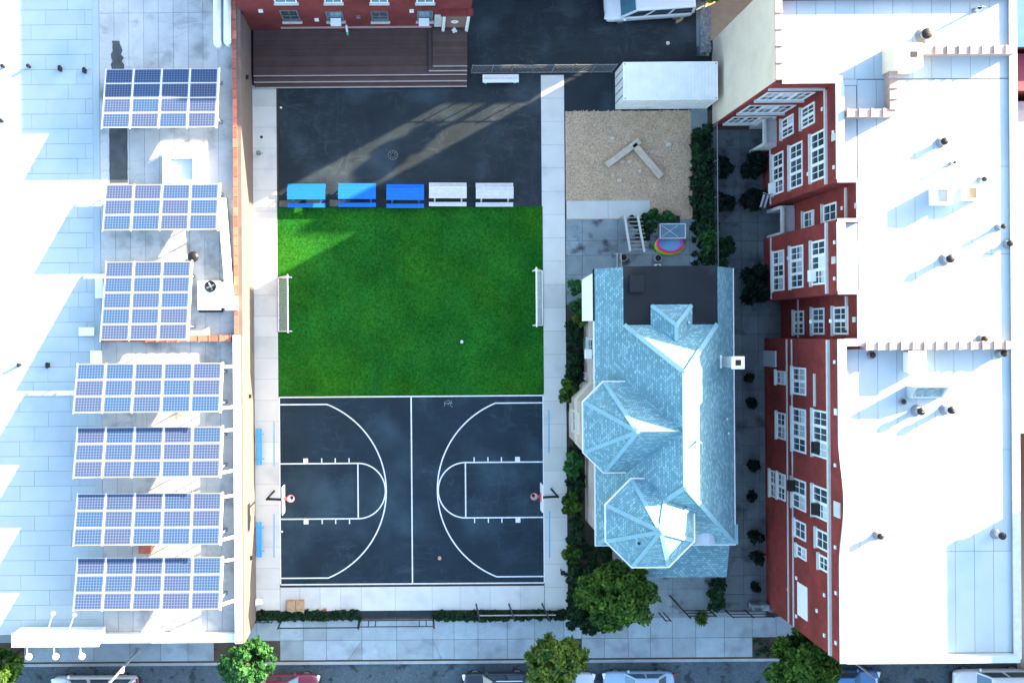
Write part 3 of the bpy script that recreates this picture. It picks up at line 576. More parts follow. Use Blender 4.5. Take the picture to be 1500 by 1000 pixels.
# neighbours east of the school
nb = empty('neighbour_house', (38, 17, 0), 'house with flat blue roof beyond the north end of the school', 'house')
MB().box(34.2, 42, 16.6, 27, -.2, 8.0).build('wall', 'brick_dark', nb); MB().box(34.0, 42.2, 16.4, 27.2, 8.0, 8.25).build('roof', 'blue_roof', nb); window(nb, 'W', (34.2, 20, 5.5), 1.2, 1.6, 1)
nb2 = empty('neighbour_house', (38, 12, 0), 'house with dark maroon roof beyond the school east wall', 'house')
MB().box(34.3, 42, 14.2, 16.2, -.2, 7.0).build('wall', 'brick_dark', nb2); MB().box(34.1, 42.2, 14.1, 16.3, 7.0, 7.2).build('roof', 'maroon_roof', nb2)
nb7 = empty('neighbour_house', (38, 2, 0), 'house with flat grey roof beyond the school east wall', 'house')
MB().box(34.4, 42, -6.2, 13.6, -.2, 6.0).build('wall', 'brick_dark', nb7); MB().box(34.2, 42.2, -6.3, 13.7, 6.0, 6.2).build('roof', 'membrane_grey', nb7)
nb3 = empty('apartment_block', (47, -19, 0), 'tall pale block standing east of the south roof', 'building')  # unseen building mass added to shade the lower right school roof
MB().box(40, 55, -34, -6.6, -.2, 14.0).build('wall', 'cream_wall', nb3); MB().box(39.85, 55.1, -34.1, -6.5, 14.0, 14.25).build('roof', 'membrane_grey', nb3)

nb4 = empty('row_house', (11, 30, 0), 'plain brick row house beyond the upper lot', 'house')  # house block outside the frame, added to keep the yard in shade
MB().box(4.2, 18.8, 24.2, 36, -.2, 11.0).build('wall', 'brick_dark', nb4); MB().box(4.1, 18.9, 24.1, 36.1, 11.0, 11.2).build('roof', 'membrane_grey', nb4)
nb5 = empty('billboard', (27.2, 24.1, 0), 'tall plain billboard wall beyond the north end of the school', 'billboard')  # added out of view; its shadow edges the lit patch on the turf
MB().box(25.0, 29.4, 23.95, 24.25, .3, 10.5).build('panel', 'grey_metal', nb5)
for x in (25.4, 29.0): MB().box(x - .15, x + .15, 24.25, 24.55, -.1, 10.5).build('post', 'grey_metal', nb5)
nb6 = empty('garage', (22, 26, 0), 'low brick garage in the gap between row house and billboard', 'garage')  # added out of view; sets where the sun streaks on the asphalt begin
MB().box(18.9, 24.9, 24.6, 28.0, -.2, 5.4).build('wall', 'brick_dark', nb6); MB().box(18.85, 24.95, 24.5, 28.1, 5.4, 5.6).build('roof', 'membrane_grey', nb6)
# ------------------------------------------------------------------ red brick building at the top with its deck
YB = 20.1; red = empty('brick_building', (-3, 25, 0), 'red brick building with white window sills behind the wooden deck', 'building')
TB = 8.25; LXW_ = W(372.5, 500)[0] + .02
MB().box(LXW_, 3.62, YB, 34, -.15, TB).build('wall', 'brick_dark', red); MB().box(LXW_ + .01, 3.72, YB - .1, 34, TB, TB + .18).build('cornice', 'limestone', red)
for (a, b, c, d, kind) in ((412, 438, 15, 31, 'glass'), (478, 503, 17, 30.5, 'glass_blue'), (544, 569, 17, 31, 'glass'), (611, 634, 16, 30.5, 'glass_blue')):
    win_y(red, YB, a, b, c, d, 1, pane=kind, fm='grey_metal', fr=.07)
for (a, b) in ((400, 433), (474, 500), (542, 568), (610, 636)): win_y(red, YB, a, b, -10, 3.5, 1, pane='glass_blue', fm='white_paint', fr=.07)
for px in (492, 621):
    x, z = on_y(px, 27, YB); MB().box(x - .33, x + .33, YB - .45, YB - .055, z - .2, z + .2).build('air_conditioner', 'white_metal', red)
for (px, py) in ((464, 28), (525, 24), (603, 15), (382, 15)):
    x, z = on_y(px, py, YB); MB().box(x - .13, x + .13, YB - .12, YB + .004, z - .15, z + .15).build('wall_lamp', 'white_metal' if px != 525 else 'grey_metal', red)
x0, x1 = on_y(411, 39, YB)[0], on_y(632, 39, YB)[0]; zz = on_y(500, 39.5, YB)[1]
MB().box(x0, x1, YB - .09, YB + .003, zz - .05, zz + .06).build('conduit', 'deck_edge', red)
# entrance with two white columns
xa, xb_ = on_y(649, 40, YB)[0], on_y(683, 40, YB)[0]
MB().box(xa + .1, xb_ - .1, YB - .05, YB + .004, .75, 4.0).build('entrance_panel', 'door_brown', red)  # brown colour stands in for a sun patch on the brick wall
MB().box(on_y(636, 36, YB)[0], xa - .12, YB - .04, YB + .003, 1.0, 3.4).build('pale_panel', 'limestone', red)
for x in (xa, xb_): MB().cyl((x, YB - .22, .7), (x, YB - .22, 4.2), .11, .1, 12).build('column', 'white_paint', red)
MB().box(xa - .25, xb_ + .25, YB - .4, YB + .002, 4.2, 4.5).build('entrance_hood', 'brick_dark', red)
MB().lathe((0, 0, 0), [(.2, -.05), (.27, 0), (.2, .05), (.13, 0), (.2, -.05)], 16).build('tmp', 'lamp_white')
wr = bpy.data.objects['tmp']; wr.name = 'wreath'; wr.location = (on_y(665.6, 36, YB - .1)[0], YB - .12, 2.3); wr.rotation_euler = (math.pi / 2, 0, 0); tag(wr, 'round pale wreath hanging on the brown entrance panel', 'wreath')
# deck
dk = empty('wooden_deck', (-3.5, 18.5, 0), 'dark brown plank deck with pale edged steps in front of the brick building', 'deck')
dx0, dx1 = W(372, 80)[0] + .05, W(684, 80)[0] - .03; dz = .55
dy1 = YB; dyE = W(500, 110, dz)[1]
MB().box(dx0, dx1, dyE + .01, dy1, -.1, dz - .04).build('frame', 'deck_brown', dk)
n = 22
for i in range(n):
    a = dyE + (dy1 - .02 - dyE) * i / n; b = dyE + (dy1 - .02 - dyE) * (i + 1) / n
    piece('plank', 'deck_brown', dk, dx0, dx1, a + .006, b - .006, dz + random.uniform(-.002, .002), .035)
piece('edge_strip', 'deck_edge', dk, dx0, dx1, dyE - .06, dyE + .004, dz + .006, .05)
ex = dyE - .06
for k, zt in ((1, .37), (2, .185)):
    MB().box(dx0, dx1, ex - .32, ex, -.1, zt - .004).build('step', 'deck_brown', dk)
    piece('edge_strip', 'deck_edge', dk, dx0, dx1, ex - .32 - .05, ex - .32 + .02, zt + .004, .05); ex -= .32 if k == 1 else 0
lx0 = W(628, 80, .7)[0]; lx1 = W(634, 80, .9)[0]
ly0, ly1 = W(650, 103.5, .73)[1], W(650, 96.5, .9)[1]
MB().box(lx0, dx1 - .001, ly0, dy1 - .002, dz - .01, dz + .17).build('landing_base', 'deck_brown', dk)
piece('edge_strip', 'deck_edge', dk, lx0, dx1, ly0 - .05, ly0 + .02, dz + .176, .05)
MB().box(lx1, dx1 - .002, ly1, dy1 - .003, dz + .17, dz + .31).build('landing', 'deck_brown', dk)
m_ = 16
for i in range(m_):
    a = ly1 + (dy1 - .05 - ly1) * i / m_; b = ly1 + (dy1 - .05 - ly1) * (i + 1) / m_; piece('plank', 'deck_brown', dk, lx1, dx1 - .003, a + .008, b - .008, dz + .345, .033)
piece('edge_strip', 'deck_edge', dk, lx1, dx1, ly1 - .05, ly1 + .003, dz + .35, .05)
x, y = W(509, 44, .6)
e = empty('rolled_flag', (x, y - .1, dz), 'small white tube with green end leaning at the brick wall', 'flag')
MB().cyl((x, y - .25, dz), (x - .02, y + .05, dz + .9), .075, .075, 10).build('tube', 'white_paint', e); MB().cyl((x, y - .28, dz), (x - .004, y - .18, dz + .25), .085, .085, 10).build('green_end', 'green_cap', e)
x, y = W(666, 45, .9)
m = MB()
for i in range(5): m.obox((x + random.uniform(-.1, .1), y + random.uniform(-.12, .12), dz + .37), (.22, .14, .04), Matrix.Rotation(random.uniform(0, 3), 3, 'Z') @ Matrix.Rotation(random.uniform(-.1, .1), 3, 'X'))
tag(m.build('paper_scraps', 'white_paint'), 'few crumpled white papers on the deck landing by the entrance', 'paper')

# ------------------------------------------------------------------ building on the left with solar roof
LZ, LP = 3.95, 4.42; LX = W(372.5, 500)[0]; LYS = W(250, 941, LP)[1]; LXB = W(150, 700, LZ)[0]
lb = empty('flat_roof_building', (-20, 0, 0), 'low stucco building with white membrane roof carrying the solar panels', 'building')
LXW = -34
MB().prism([(LXW, LYS + .4), (LXB, LYS + .4), (LXB, LYS), (LX, LYS), (LX, 27), (LXW, 27)], -.2, LZ - .05).build('wall', 'stucco', lb)
yd = W(250, 496, LZ + .4)[1]
# parapets: east (two lengths), south, divider
pe = W(345, 300, LZ)[0]
MB().box(pe, LX - .001, yd + .2, 26.99, LZ - .05, LP).build('east_parapet', 'stucco', lb)
MB().box(pe - .08, LX - .001, LYS + .001, yd + .19, LZ - .05, LP + .19).build('east_parapet', 'stucco', lb); MB().box(pe - .1, LX - .12, LYS + .001, yd + .2, LP + .19, LP + .25).build('parapet_cap', 'white_paint', lb)
MB().box(LXB, pe - .09, LYS + .001, LYS + .55, LZ - .05, LP).build('south_parapet', 'white_paint', lb)
MB().box(LXB, pe - .09, yd - .14, yd + .16, LZ - .05, LP - .1).build('divider', 'stucco', lb)
yy = yd + .25
while yy < 26:
    piece('coping_tile', 'terracotta', lb, pe - .04, pe + .22, yy, yy + .58, LP + .06, .07); yy += .61
xx = LXB + .3
while xx < pe - .7:
    piece('coping_tile', 'terracotta', lb, xx, xx + .58, yd - .17, yd + .19, LP - .03, .08); piece('coping_joint', 'terracotta', lb, xx + .58, xx + .66, yd - .2, yd + .22, LP + .0, .1); xx += .66
# roofs
MB().box(LXW, LXB, LYS + .41, 26.9, LZ - .05, LZ - .02).build('roof_deck', 'membrane_seam', lb)
ysh = list(np.arange(LYS + .42, 26.9, .93))
xcol = [LXW + .02, -27.2, W(52, 400, LZ)[0], W(108, 400, LZ)[0] if False else W(137, 400, LZ)[0]]
for j, (a, b) in enumerate(zip(ysh[:-1], ysh[1:])):
    off = (j % 3) * .9
    xs_ = [LXW + .02, -28 + off, -24.8 + off, -21.6 + off * .6, W(138, 400, LZ)[0]]
    for p, q in zip(xs_[:-1], xs_[1:]): piece('roof_sheet', 'membrane', lb, p + .008, q - .008, a + .010, b - .010, LZ + random.uniform(-.004, .004), .04)
piece('edge_sheet', 'membrane', lb, W(138, 400, LZ)[0], LXB - .01, LYS + .42, 26.8, LZ + .002, .04)
for (ya_, yb_, mm, z) in ((yd + .17, 26.9, 'membrane_grey', LZ), (LYS + .56, yd - .15, 'membrane_grey', LZ)):
    MB().box(LXB, pe - .09, ya_, yb_, LZ - .05, LZ - .02).build('roof_deck', 'membrane_seam', lb)
    nx = 9; xs_ = list(np.linspace(LXB + .005, pe - .1, nx + 1)); nyy = max(2, round((yb_ - ya_) / 6.5))
    pieces_grid('roof_sheet', 'membrane' if yb_ > 19 and False else mm, lb, xs_, list(np.linspace(ya_ + .01, yb_ - .01, nyy + 1)), LZ, .02, .04, .004)
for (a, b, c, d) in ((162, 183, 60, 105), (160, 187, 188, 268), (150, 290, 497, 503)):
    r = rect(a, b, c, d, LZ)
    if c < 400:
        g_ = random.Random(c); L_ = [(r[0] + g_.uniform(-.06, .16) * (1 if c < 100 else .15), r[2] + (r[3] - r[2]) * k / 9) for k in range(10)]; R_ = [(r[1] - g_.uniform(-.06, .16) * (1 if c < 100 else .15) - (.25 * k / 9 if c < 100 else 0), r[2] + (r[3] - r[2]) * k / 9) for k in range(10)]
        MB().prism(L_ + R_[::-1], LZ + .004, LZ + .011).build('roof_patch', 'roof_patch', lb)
# skylight box
x0, x1, y0, y1 = rect(238, 287, 222, 268, LZ + .75)
e = empty('skylight', ((x0 + x1) / 2, (y0 + y1) / 2, LZ), 'white square skylight curb between two solar arrays', 'skylight'); t = .38
MB().box(x0, x1, y0, y0 + t * .5, LZ, LZ + .75).box(x0, x1, y1 - t * 1.1, y1, LZ, LZ + .75).box(x0, x0 + t * 1.3, y0 + t * .5, y1 - t * 1.1, LZ, LZ + .75).box(x1 - t * .5, x1, y0 + t * .5, y1 - t * 1.1, LZ, LZ + .75).build('curb', 'white_paint', e)
MB().box(x0 + t * 1.3, x1 - t * .5, y0 + t * .5, y1 - t * 1.1, LZ, LZ + .5).build('dome', 'paint_pale', e, bevel=.05)
# rooftop cooling unit with fan, ducts
x0, x1, y0, y1 = rect(289, 321, 411, 454, LZ + 1.0)
e = empty('cooling_unit', ((x0 + x1) / 2, (y0 + y1) / 2, LZ), 'white rooftop cooling unit with round fan beside the duct', 'cooling unit')
MB().box(x0, x1, y0, y1, LZ + .12, LZ + 1.0).build('casing', 'white_metal', e, bevel=.03); MB().box(x0 - .1, x1 + .05, y0 - .12, y0 + .5, LZ, LZ + .12).box(x0, x1, y1 - .3, y1, LZ, LZ + .12).build('feet', 'black_metal', e)
fx, fy = W(308.5, 419.5, LZ + 1.0)
MB().lathe((fx, fy, LZ + 1.0), [(.36, 0), (.36, .06), (.31, .06), (.30, .012), (0, .012)], 24).build('fan_ring', 'car_trim', e)
fb = MB()
for k in range(4):
    a = k * math.pi / 2 + .4; fb.obox((fx + .15 * math.cos(a), fy + .15 * math.sin(a), LZ + 1.035), (.24, .09, .01), Matrix.Rotation(a, 3, 'Z') @ Matrix.Rotation(.3, 3, 'X'))
fb.cyl((fx, fy, LZ + 1.015), (fx, fy, LZ + 1.055), .06, .06, 10).build('fan', 'grey_metal', e)
MB().box(x1, x1 + .35, y0 + .15, y1 - .1, LZ + .12, LZ + .8).build('side_cabinet', 'white_metal', e)
xa_, ya_ = W(324, 290, LZ + .7); xb2, yb2 = W(337, 446, LZ + .7)
e = empty('roof_duct', (xb2, yb2, LZ), 'long white rectangular duct along the terracotta coping', 'duct')
MB().beam((xa_, ya_, LZ + .5), (xb2, yb2, LZ + .5), .48, .42).build('run', 'white_metal', e); MB().box(xb2 - .3, xb2 + .45, yb2 - .35, yb2 + .5, LZ, LZ + .75).build('elbow', 'white_metal', e)
for f in (.05, .35, .65): MB().box(xa_ + (xb2 - xa_) * f - .2, xa_ + (xb2 - xa_) * f + .2, ya_ + (yb2 - ya_) * f - .05, ya_ + (yb2 - ya_) * f + .05, LZ, LZ + .3).build('support', 'grey_metal', e)
for i, (px, py1, lab) in enumerate(((318, 62, 'pale round duct ending on the roof, the one away from the wall'), (333, 60, 'pale round duct ending on the roof, the one next to the wall'))):
    x, y = W(px, py1, LZ + .5); e = empty('round_duct', (x, y, LZ), lab, 'duct')
    MB().cyl((x + .05, 24.9, LZ + .45), (x, y, LZ + .45), .25, .25, 16).build('run', 'white_metal', e, smooth=False); MB().cyl((x, y, LZ + .45), (x, y, LZ), .25, .25, 14).build('foot', 'white_metal', e)
for yy_ in (17.5, 19.0):
    pass
# small vents on the white roof
for (px, py, lab) in ((87, 100, 'double black vent in the shade west of the top array'), (123, 103, 'double black vent nearest the top array'), (41, 98, 'small dark vent alone on the sunlit membrane'), (3, 98, 'small dark vent at the sunlit edge north'), (69, 535, 'double black vent left of the five column arrays'), (27, 536, 'small dark vent beside the bright roof edge'), (1, 178, 'black vent at the far roof margin')):
    x, y = W(px, py, LZ + .3); e = empty('roof_vent', (x, y, LZ), lab, 'roof vent')
    for s in ((-.14, 0) if 'double' in lab else (0,)):
        MB().cyl((x, y + s + .07, LZ - .01), (x, y + s + .07, LZ + .32), .09, .09, 10).build('pipe', 'black_metal', e); MB().lathe((x, y + s + .07, LZ + .32), [(.12, -.05), (.12, .02), (0, .06)], 10).build('cap', 'black_metal', e)
for (px0, px1, py0, py1, lab) in ((116, 137, 480, 491, 'low white curb box left of the square array'), (133, 148, 514, 534, 'pale low box above the first five column array'), (140, 150, 408, 436, 'white plastic box against the square array')):
    x0, x1, y0, y1 = rect(px0, px1, py0, py1, LZ + .25); e = empty('roof_box', ((x0 + x1) / 2, (y0 + y1) / 2, LZ), lab, 'box'); MB().box(x0, x1, y0, y1, LZ - .01, LZ + .22).build('body', 'white_metal', e, bevel=.03); MB().box(x0 - .03, x1 + .03, y0 - .03, y1 + .03, LZ + .22, LZ + .27).build('lid', 'white_metal', e)
x, y = W(283, 376, LZ + .5); e = empty('mushroom_vent', (x, y, LZ), 'black mushroom vent behind the square array corner', 'roof vent')
MB().cyl((x, y, LZ - .01), (x, y, LZ + .5), .16, .16, 12).build('pipe', 'black_metal', e); MB().lathe((x, y, LZ + .5), [(.32, -.1), (.34, 0), (.2, .12), (0, .16)], 16).build('hood', 'black_metal', e)
x, y = W(213, 803, LZ + .3); e = empty('wooden_crate', (x, y, LZ), 'small rusty orange crate between the lower arrays', 'crate')
MB().box(x - .35, x + .35, y - .25, y + .25, LZ - .01, LZ + .45).build('box', 'orange', e); MB().box(x - .38, x + .38, y - .28, y + .28, LZ + .45, LZ + .5).build('lid', 'terracotta', e)
# solar arrays
def panel_mesh(w, d):
    bm = bmesh.new(); bmesh.ops.create_cube(bm, size=1)
    for v in bm.verts: v.co.x *= w; v.co.y *= d; v.co.z *= .045
    top = [f for f in bm.faces if f.normal.z > .5][0]; bmesh.ops.inset_region(bm, faces=[top], thickness=.035, depth=0)
    top = [f for f in bm.faces if f.normal.z > .5 and len(f.verts) == 4 and f.calc_area() > .4 * w * d][0]
    for v in top.verts: v.co.z -= .006
    top.material_index = 1
    me = bpy.data.meshes.new('panel'); bm.to_mesh(me); bm.free(); me.materials.append(MATS['aluminium']); me.materials.append(MATS['solar_cell']); return me
def solar_array(px0, px1, py0, py1, cols, rows, zlow, zhigh, label, braces=False):
    # north edge low, south edge high
    xl0, _ = W(px0, py0, zlow); xr0, _ = W(px1, py0, zlow); yn = W((px0 + px1) / 2, py0, zlow)[1]; ysx = W((px0 + px1) / 2, py1, zhigh)[1]
    tilt = math.atan2(zhigh - zlow, yn - ysx); Ls = math.hypot(zhigh - zlow, yn - ysx); cw_ = (xr0 - xl0) / cols; rh = Ls / rows
    e = empty('solar_array', ((xl0 + xr0) / 2, (yn + ysx) / 2, LZ), label, 'solar array', 'solar arrays on the flat roof')
    me = panel_mesh(cw_ - .075, rh - .03); g = ORG[e]
    ax = Vector((0, -math.cos(tilt), math.sin(tilt)))
    for i in range(cols):
        for j in range(rows):
            c = Vector((xl0 + (i + .5) * cw_, yn, zlow)) + ax * ((j + .5) * rh)
            o = bpy.data.objects.new('panel', me); COL.objects.link(o); o.parent = e; o.location = c - g; o.rotation_euler = (-tilt, 0, 0)
    nrm = Vector((0, math.sin(tilt), math.cos(tilt)))
    for i in range(cols + 1):                                 # sloping rails between the columns
        x = xl0 + i * cw_; a = Vector((x, yn, zlow)) - nrm * .06 - ax * .05; b = a + ax * (Ls + .1); MB().beam(a, b, .07, .06).build('rail', 'aluminium', e)
    for f in (.18, .82):
        a = Vector((xl0 - .05, yn, zlow)) + ax * (Ls * f) - nrm * .13; MB().beam(a, a + Vector((xr0 - xl0 + .1, 0, 0)), .06, .07).build('purlin', 'aluminium', e)
    for i in range(0, cols + 1):
        x = xl0 + i * cw_
        for f in (.18, .82):
            p = Vector((x, yn, zlow)) + ax * (Ls * f) - nrm * .15; MB().cyl((p.x, p.y, LZ - .01), (p.x, p.y, p.z), .035, .035, 8).build('leg', 'aluminium', e)
            MB().box(p.x - .12, p.x + .12, p.y - .12, p.y + .12, LZ - .01, LZ + .03).build('foot_plate', 'grey_metal', e)
    if braces:
        for f in (.08, .92):
            p = Vector((xr0, yn, zlow)) + ax * (Ls * f) - nrm * .06; MB().beam(p, (pe - .02, p.y, LP + .2), .16, .1).build('brace', 'white_paint', e)
    MB().beam(Vector((xr0 + .06, yn, zlow)) - ax * .05, Vector((xr0 + .06, yn, zlow)) + ax * (Ls + .05), .1, .08).build('edge_rail', 'white_paint', e)
    return e
solar_array(155, 320, 101, 187, 4, 4, LZ + .75, LZ + 1.75, 'solar array of sixteen panels in four rows, half in shade')
solar_array(155, 321, 270, 337, 4, 3, LZ + .75, LZ + 1.55, 'solar array of twelve panels just below the square skylight')
solar_array(155, 280, 383, 498, 3, 5, LZ + .6, LZ + 1.9, 'solar array of fifteen panels, three wide and five deep')
for (a, b, lab) in ((532, 604, 'five column solar array right below the terracotta divider wall'), (625, 699, 'five column solar array, second below the terracotta divider'), (722, 798, 'five column solar array, third below the terracotta divider'), (816, 893, 'five column solar array closest to the street parapet')):
    solar_array(113, 325, a, b, 5, 3, LZ + 1.2, LZ + 2.05, lab, True)
# rooftop sign with lamps
x0, x1 = W(21, 940, 5.4)[0], W(146, 940, 5.4)[0]; ysn = W(80, 927, 5.6)[1]
sg = empty('roof_sign', ((x0 + x1) / 2, ysn, LZ), 'blank white boxed sign with three lamps over the street edge', 'sign')
MB().box(x0, x1, ysn - .75, ysn, LZ + .3, LZ + 1.7).build('panel', 'white_paint', sg); MB().box(x0 - .05, x1 + .05, ysn - .8, ysn + .05, LZ + 1.7, LZ + 1.76).build('top_cover', 'white_metal', sg)
for f in (.1, .5, .9): MB().beam((x0 + f * (x1 - x0), ysn - .3, LZ - .01), (x0 + f * (x1 - x0), ysn - .3, LZ + .3), .12, .12).build('post', 'grey_metal', sg)
for px in (39.5, 79, 117.5):
    x = W(px, 950, 5.6)[0]; ar = MB().cyl((x, ysn - .75, LZ + 1.6), (x, ysn - 1.35, LZ + 1.65), .035, .035, 8).build('lamp_arm', 'white_metal', sg); MB().lathe((x + .06, ysn - 1.45, LZ + 1.6), [(.2, -.12), (.2, 0), (.12, .1), (0, .12)], 14).build('lamp_head', 'white_metal', ar)
for (px, py) in ((78, 898), (109, 900)):
    x, y = W(px, py, LZ + .9); ar = MB().cyl((x - .25, ysn, LZ + 1.2), (x, y, LZ + .95), .04, .04, 8).build('lamp_arm', 'white_metal', sg); MB().lathe((x, y, LZ + .9), [(.14, -.1), (.14, .02), (0, .08)], 12).build('lamp_head', 'white_metal', ar)
# fittings on the sunlit east wall
for (py, z_) in ((580, 2.2), (816, 2.2), (115, 2.4)):
    y = W(364, py, 2.2)[1]; tag(MB().box(LX, LX + .16, y - .12, y + .12, z_, z_ + .22).build('wall_light', 'car_trim'), {580: 'small dark wall light on the stucco wall level with the court edge', 816: 'small dark wall light on the stucco wall near the lower arrays', 115: 'small dark wall light on the stucco wall beside the deck steps'}[py], 'wall light')

# ------------------------------------------------------------------ the Victorian house
hs = empty('victorian_house', (15, -5, 0), 'house with steep blue grey shingle roofs and two octagonal turrets', 'house')
EX0, EX1, EY0, EY1, EZ, RX, RZ2 = 10.86, 19.26, -12.9, 3.8, 6.0, 15.06, 10.6
sl_ = (RZ2 - EZ) / (RX - EX0); FZ = 7.6; fx0 = EX0 + (FZ - EZ) / sl_; fx1 = EX1 - (FZ - EZ) / sl_; yn_ = -2.33; fy_ = yn_ + (RZ2 - FZ) / sl_; ysr = EY0 + (RX - EX0)
MB().box(EX0 + .38, EX1 - .38, EY0 + .4, EY1 - .25, -.15, EZ).build('wall', 'clapboard', hs)
rf = MB()
rf.poly([(EX0, EY1, EZ), (EX0, EY0, EZ), (RX, ysr, RZ2), (RX, yn_, RZ2), (fx0, fy_, FZ), (fx0, EY1, FZ)])
rf.poly([(EX1, EY0, EZ), (EX1, EY1, EZ), (fx1, EY1, FZ), (fx1, fy_, FZ), (RX, yn_, RZ2), (RX, ysr, RZ2)])
rf.poly([(EX0, EY0, EZ), (EX1, EY0, EZ), (RX, ysr, RZ2)])
rf.poly([(fx1, fy_, FZ), (fx0, fy_, FZ), (RX, yn_, RZ2)])
main = rf.build('main_roof', 'shingle', hs, uv=True)
MB().box(EX0 - .06, EX1 + .06, EY0 - .06, EY1 - .01, EZ - .16, EZ - .003).build('eave_board', 'white_paint', hs)
MB().poly([(EX0 + .02, EY1 - .02, EZ), (fx0, EY1 - .02, FZ), (fx1, EY1 - .02, FZ), (EX1 - .02, EY1 - .02, EZ)]).build('rear_gable', 'clapboard', hs)
flat = MB().box(fx0 - .03, fx1 + .03, fy_ - .2, EY1 + .05, FZ - .08, FZ + .02).build('flat_roof', 'black_roof', hs, label='black felt flat roof over the rear of the house')
x0, x1, y0, y1 = rect(923, 944, 403, 428, FZ + .2); MB().box(x0, x1, y0, y1, FZ + .01, FZ + .2).build('roof_hatch', 'black_roof', flat, bevel=.02)
def cap(parent, p, q, w=.26): MB().beam(Vector(p) + Vector((0, 0, .025)), Vector(q) + Vector((0, 0, .025)), w, .04).build('hip_cap', 'shingle_cap', parent)
cap(main, (RX, ysr, RZ2), (EX0 + .1, EY0 + .1, EZ + .1)); cap(main, (RX, ysr, RZ2), (EX1 - .1, EY0 + .1, EZ + .1)); cap(main, (RX, yn_, RZ2), (fx0, fy_, FZ)); cap(main, (RX, yn_, RZ2), (fx1, fy_, FZ)); cap(main, (RX, yn_, RZ2), (RX, ysr, RZ2), .3)
# small dormer over the flat roof
dx0_, dx1_ = W(953, 460, FZ)[0], W(1014, 460, FZ)[0]; dyn = W(985, 446, FZ)[1]; dm = (dx0_ + dx1_) / 2; dh = FZ + .03 + (dx1_ - dx0_) / 2 * .85
yb3 = yn_ + (RZ2 - dh) / sl_
d = MB(); d.poly([(dx0_, dyn, FZ + .03), (dx0_, fy_, FZ + .03), (dm, yb3 - .05, dh), (dm, dyn - (dx1_ - dx0_) / 2, dh)]); d.poly([(dx1_, fy_, FZ + .03), (dx1_, dyn, FZ + .03), (dm, dyn - (dx1_ - dx0_) / 2, dh), (dm, yb3 - .05, dh)]); d.poly([(dx1_, dyn, FZ + .03), (dx0_, dyn, FZ + .03), (dm, dyn - (dx1_ - dx0_) / 2, dh)])
dor = d.build('rear_dormer', 'shingle', hs, uv=True); ap = (dm, dyn - (dx1_ - dx0_) / 2, dh)
cap(dor, ap, (dx0_ + .05, dyn - .05, FZ + .05), .22); cap(dor, ap, (dx1_ - .05, dyn - .05, FZ + .05), .22); cap(dor, ap, (dm, yb3, dh), .22)
MB().cyl((dm + .9, fy_ + .1, FZ), (dm + .9, fy_ + .1, FZ + .5), .07, .07, 10).build('vent_pipe', 'galvanised', flat)
# west turret
TZ = 7.7; AP = (12.4, -5.6, RZ2 - .05)
tp = [(11.04, -2.95), (9.86, -4.13), (9.86, -7.07), (11.04, -8.25)]; vx = EX0 + (TZ - EZ) / sl_
t_ = MB(); t_.poly([(vx, -2.95, TZ), (11.04, -2.95, TZ), AP, (RX, -5.6, RZ2 - .05)]); t_.poly([(11.04, -2.95, TZ), (9.86, -4.13, TZ), AP]); t_.poly([(9.86, -4.13, TZ), (9.86, -7.07, TZ), AP]); t_.poly([(9.86, -7.07, TZ), (11.04, -8.25, TZ), AP]); t_.poly([(11.04, -8.25, TZ), (vx, -8.25, TZ), (RX, -5.6, RZ2 - .05), AP])
tw = t_.build('turret_roof', 'shingle', hs, uv=True)
for p in tp: cap(tw, AP, (p[0] + .06, p[1] * .99 - .05, TZ + .05), .24)
MB().prism([(11.02, -2.88), (9.79, -4.1), (9.79, -7.1), (11.02, -8.32), (12.35, -8.32), (12.35, -2.88)], TZ - .14, TZ - .003).build('eave_board', 'white_paint', hs)
wt = [(11.12, -3.28), (10.2, -4.25), (10.2, -6.95), (11.12, -7.92), (12.4, -7.92), (12.4, -3.28)]
MB().prism(wt, -.15, TZ - .14).build('turret_wall', 'clapboard', hs)
MB().prism([(10.04, -4.2), (10.04, -7.0), (11.0, -8.05), (12, -8.05), (12, -3.15), (11.0, -3.15)], 3.35, 3.5).build('belt_course', 'cream_wall', hs)
win_x(hs, 10.2, 840, 849, 602, 634, 1, fm='cream_wall')
# south turret, a full octagon
oc = (13.52, -11.07); ap_ = 2.54; rr = ap_ / math.cos(math.pi / 8); OZ = 8.6
op = [(oc[0] + rr * math.cos(math.pi / 8 + k * math.pi / 4), oc[1] + rr * math.sin(math.pi / 8 + k * math.pi / 4)) for k in range(8)]; OA = (oc[0], oc[1], 11.15)
o_ = MB()
for k in range(8): o_.poly([(*op[k], OZ), (*op[(k + 1) % 8], OZ), OA])
ot = o_.build('turret_roof', 'shingle', hs, uv=True)
for k in range(8): cap(ot, OA, (op[k][0] * .98 + oc[0] * .02, op[k][1] * .98 + oc[1] * .02, OZ + .05), .24)
MB().lathe(OA, [(.12, -.1), (.1, .1), (.05, .2), (0, .4)], 10).build('finial', 'galvanised', ot)
MB().prism([(oc[0] + (x - oc[0]) * 1.03, oc[1] + (y - oc[1]) * 1.03) for x, y in op], OZ - .14, OZ - .003).build('eave_board', 'white_paint', hs)
MB().prism([(oc[0] + (x - oc[0]) * .87, oc[1] + (y - oc[1]) * .87) for x, y in op], -.15, OZ - .14).build('turret_wall', 'clapboard', hs)
x, y = W(933, 793, 9.4); MB().cyl((x, y, 8.8), (x, y, 10.0), .07, .07, 8).build('vent_pipe', 'black_metal', ot)
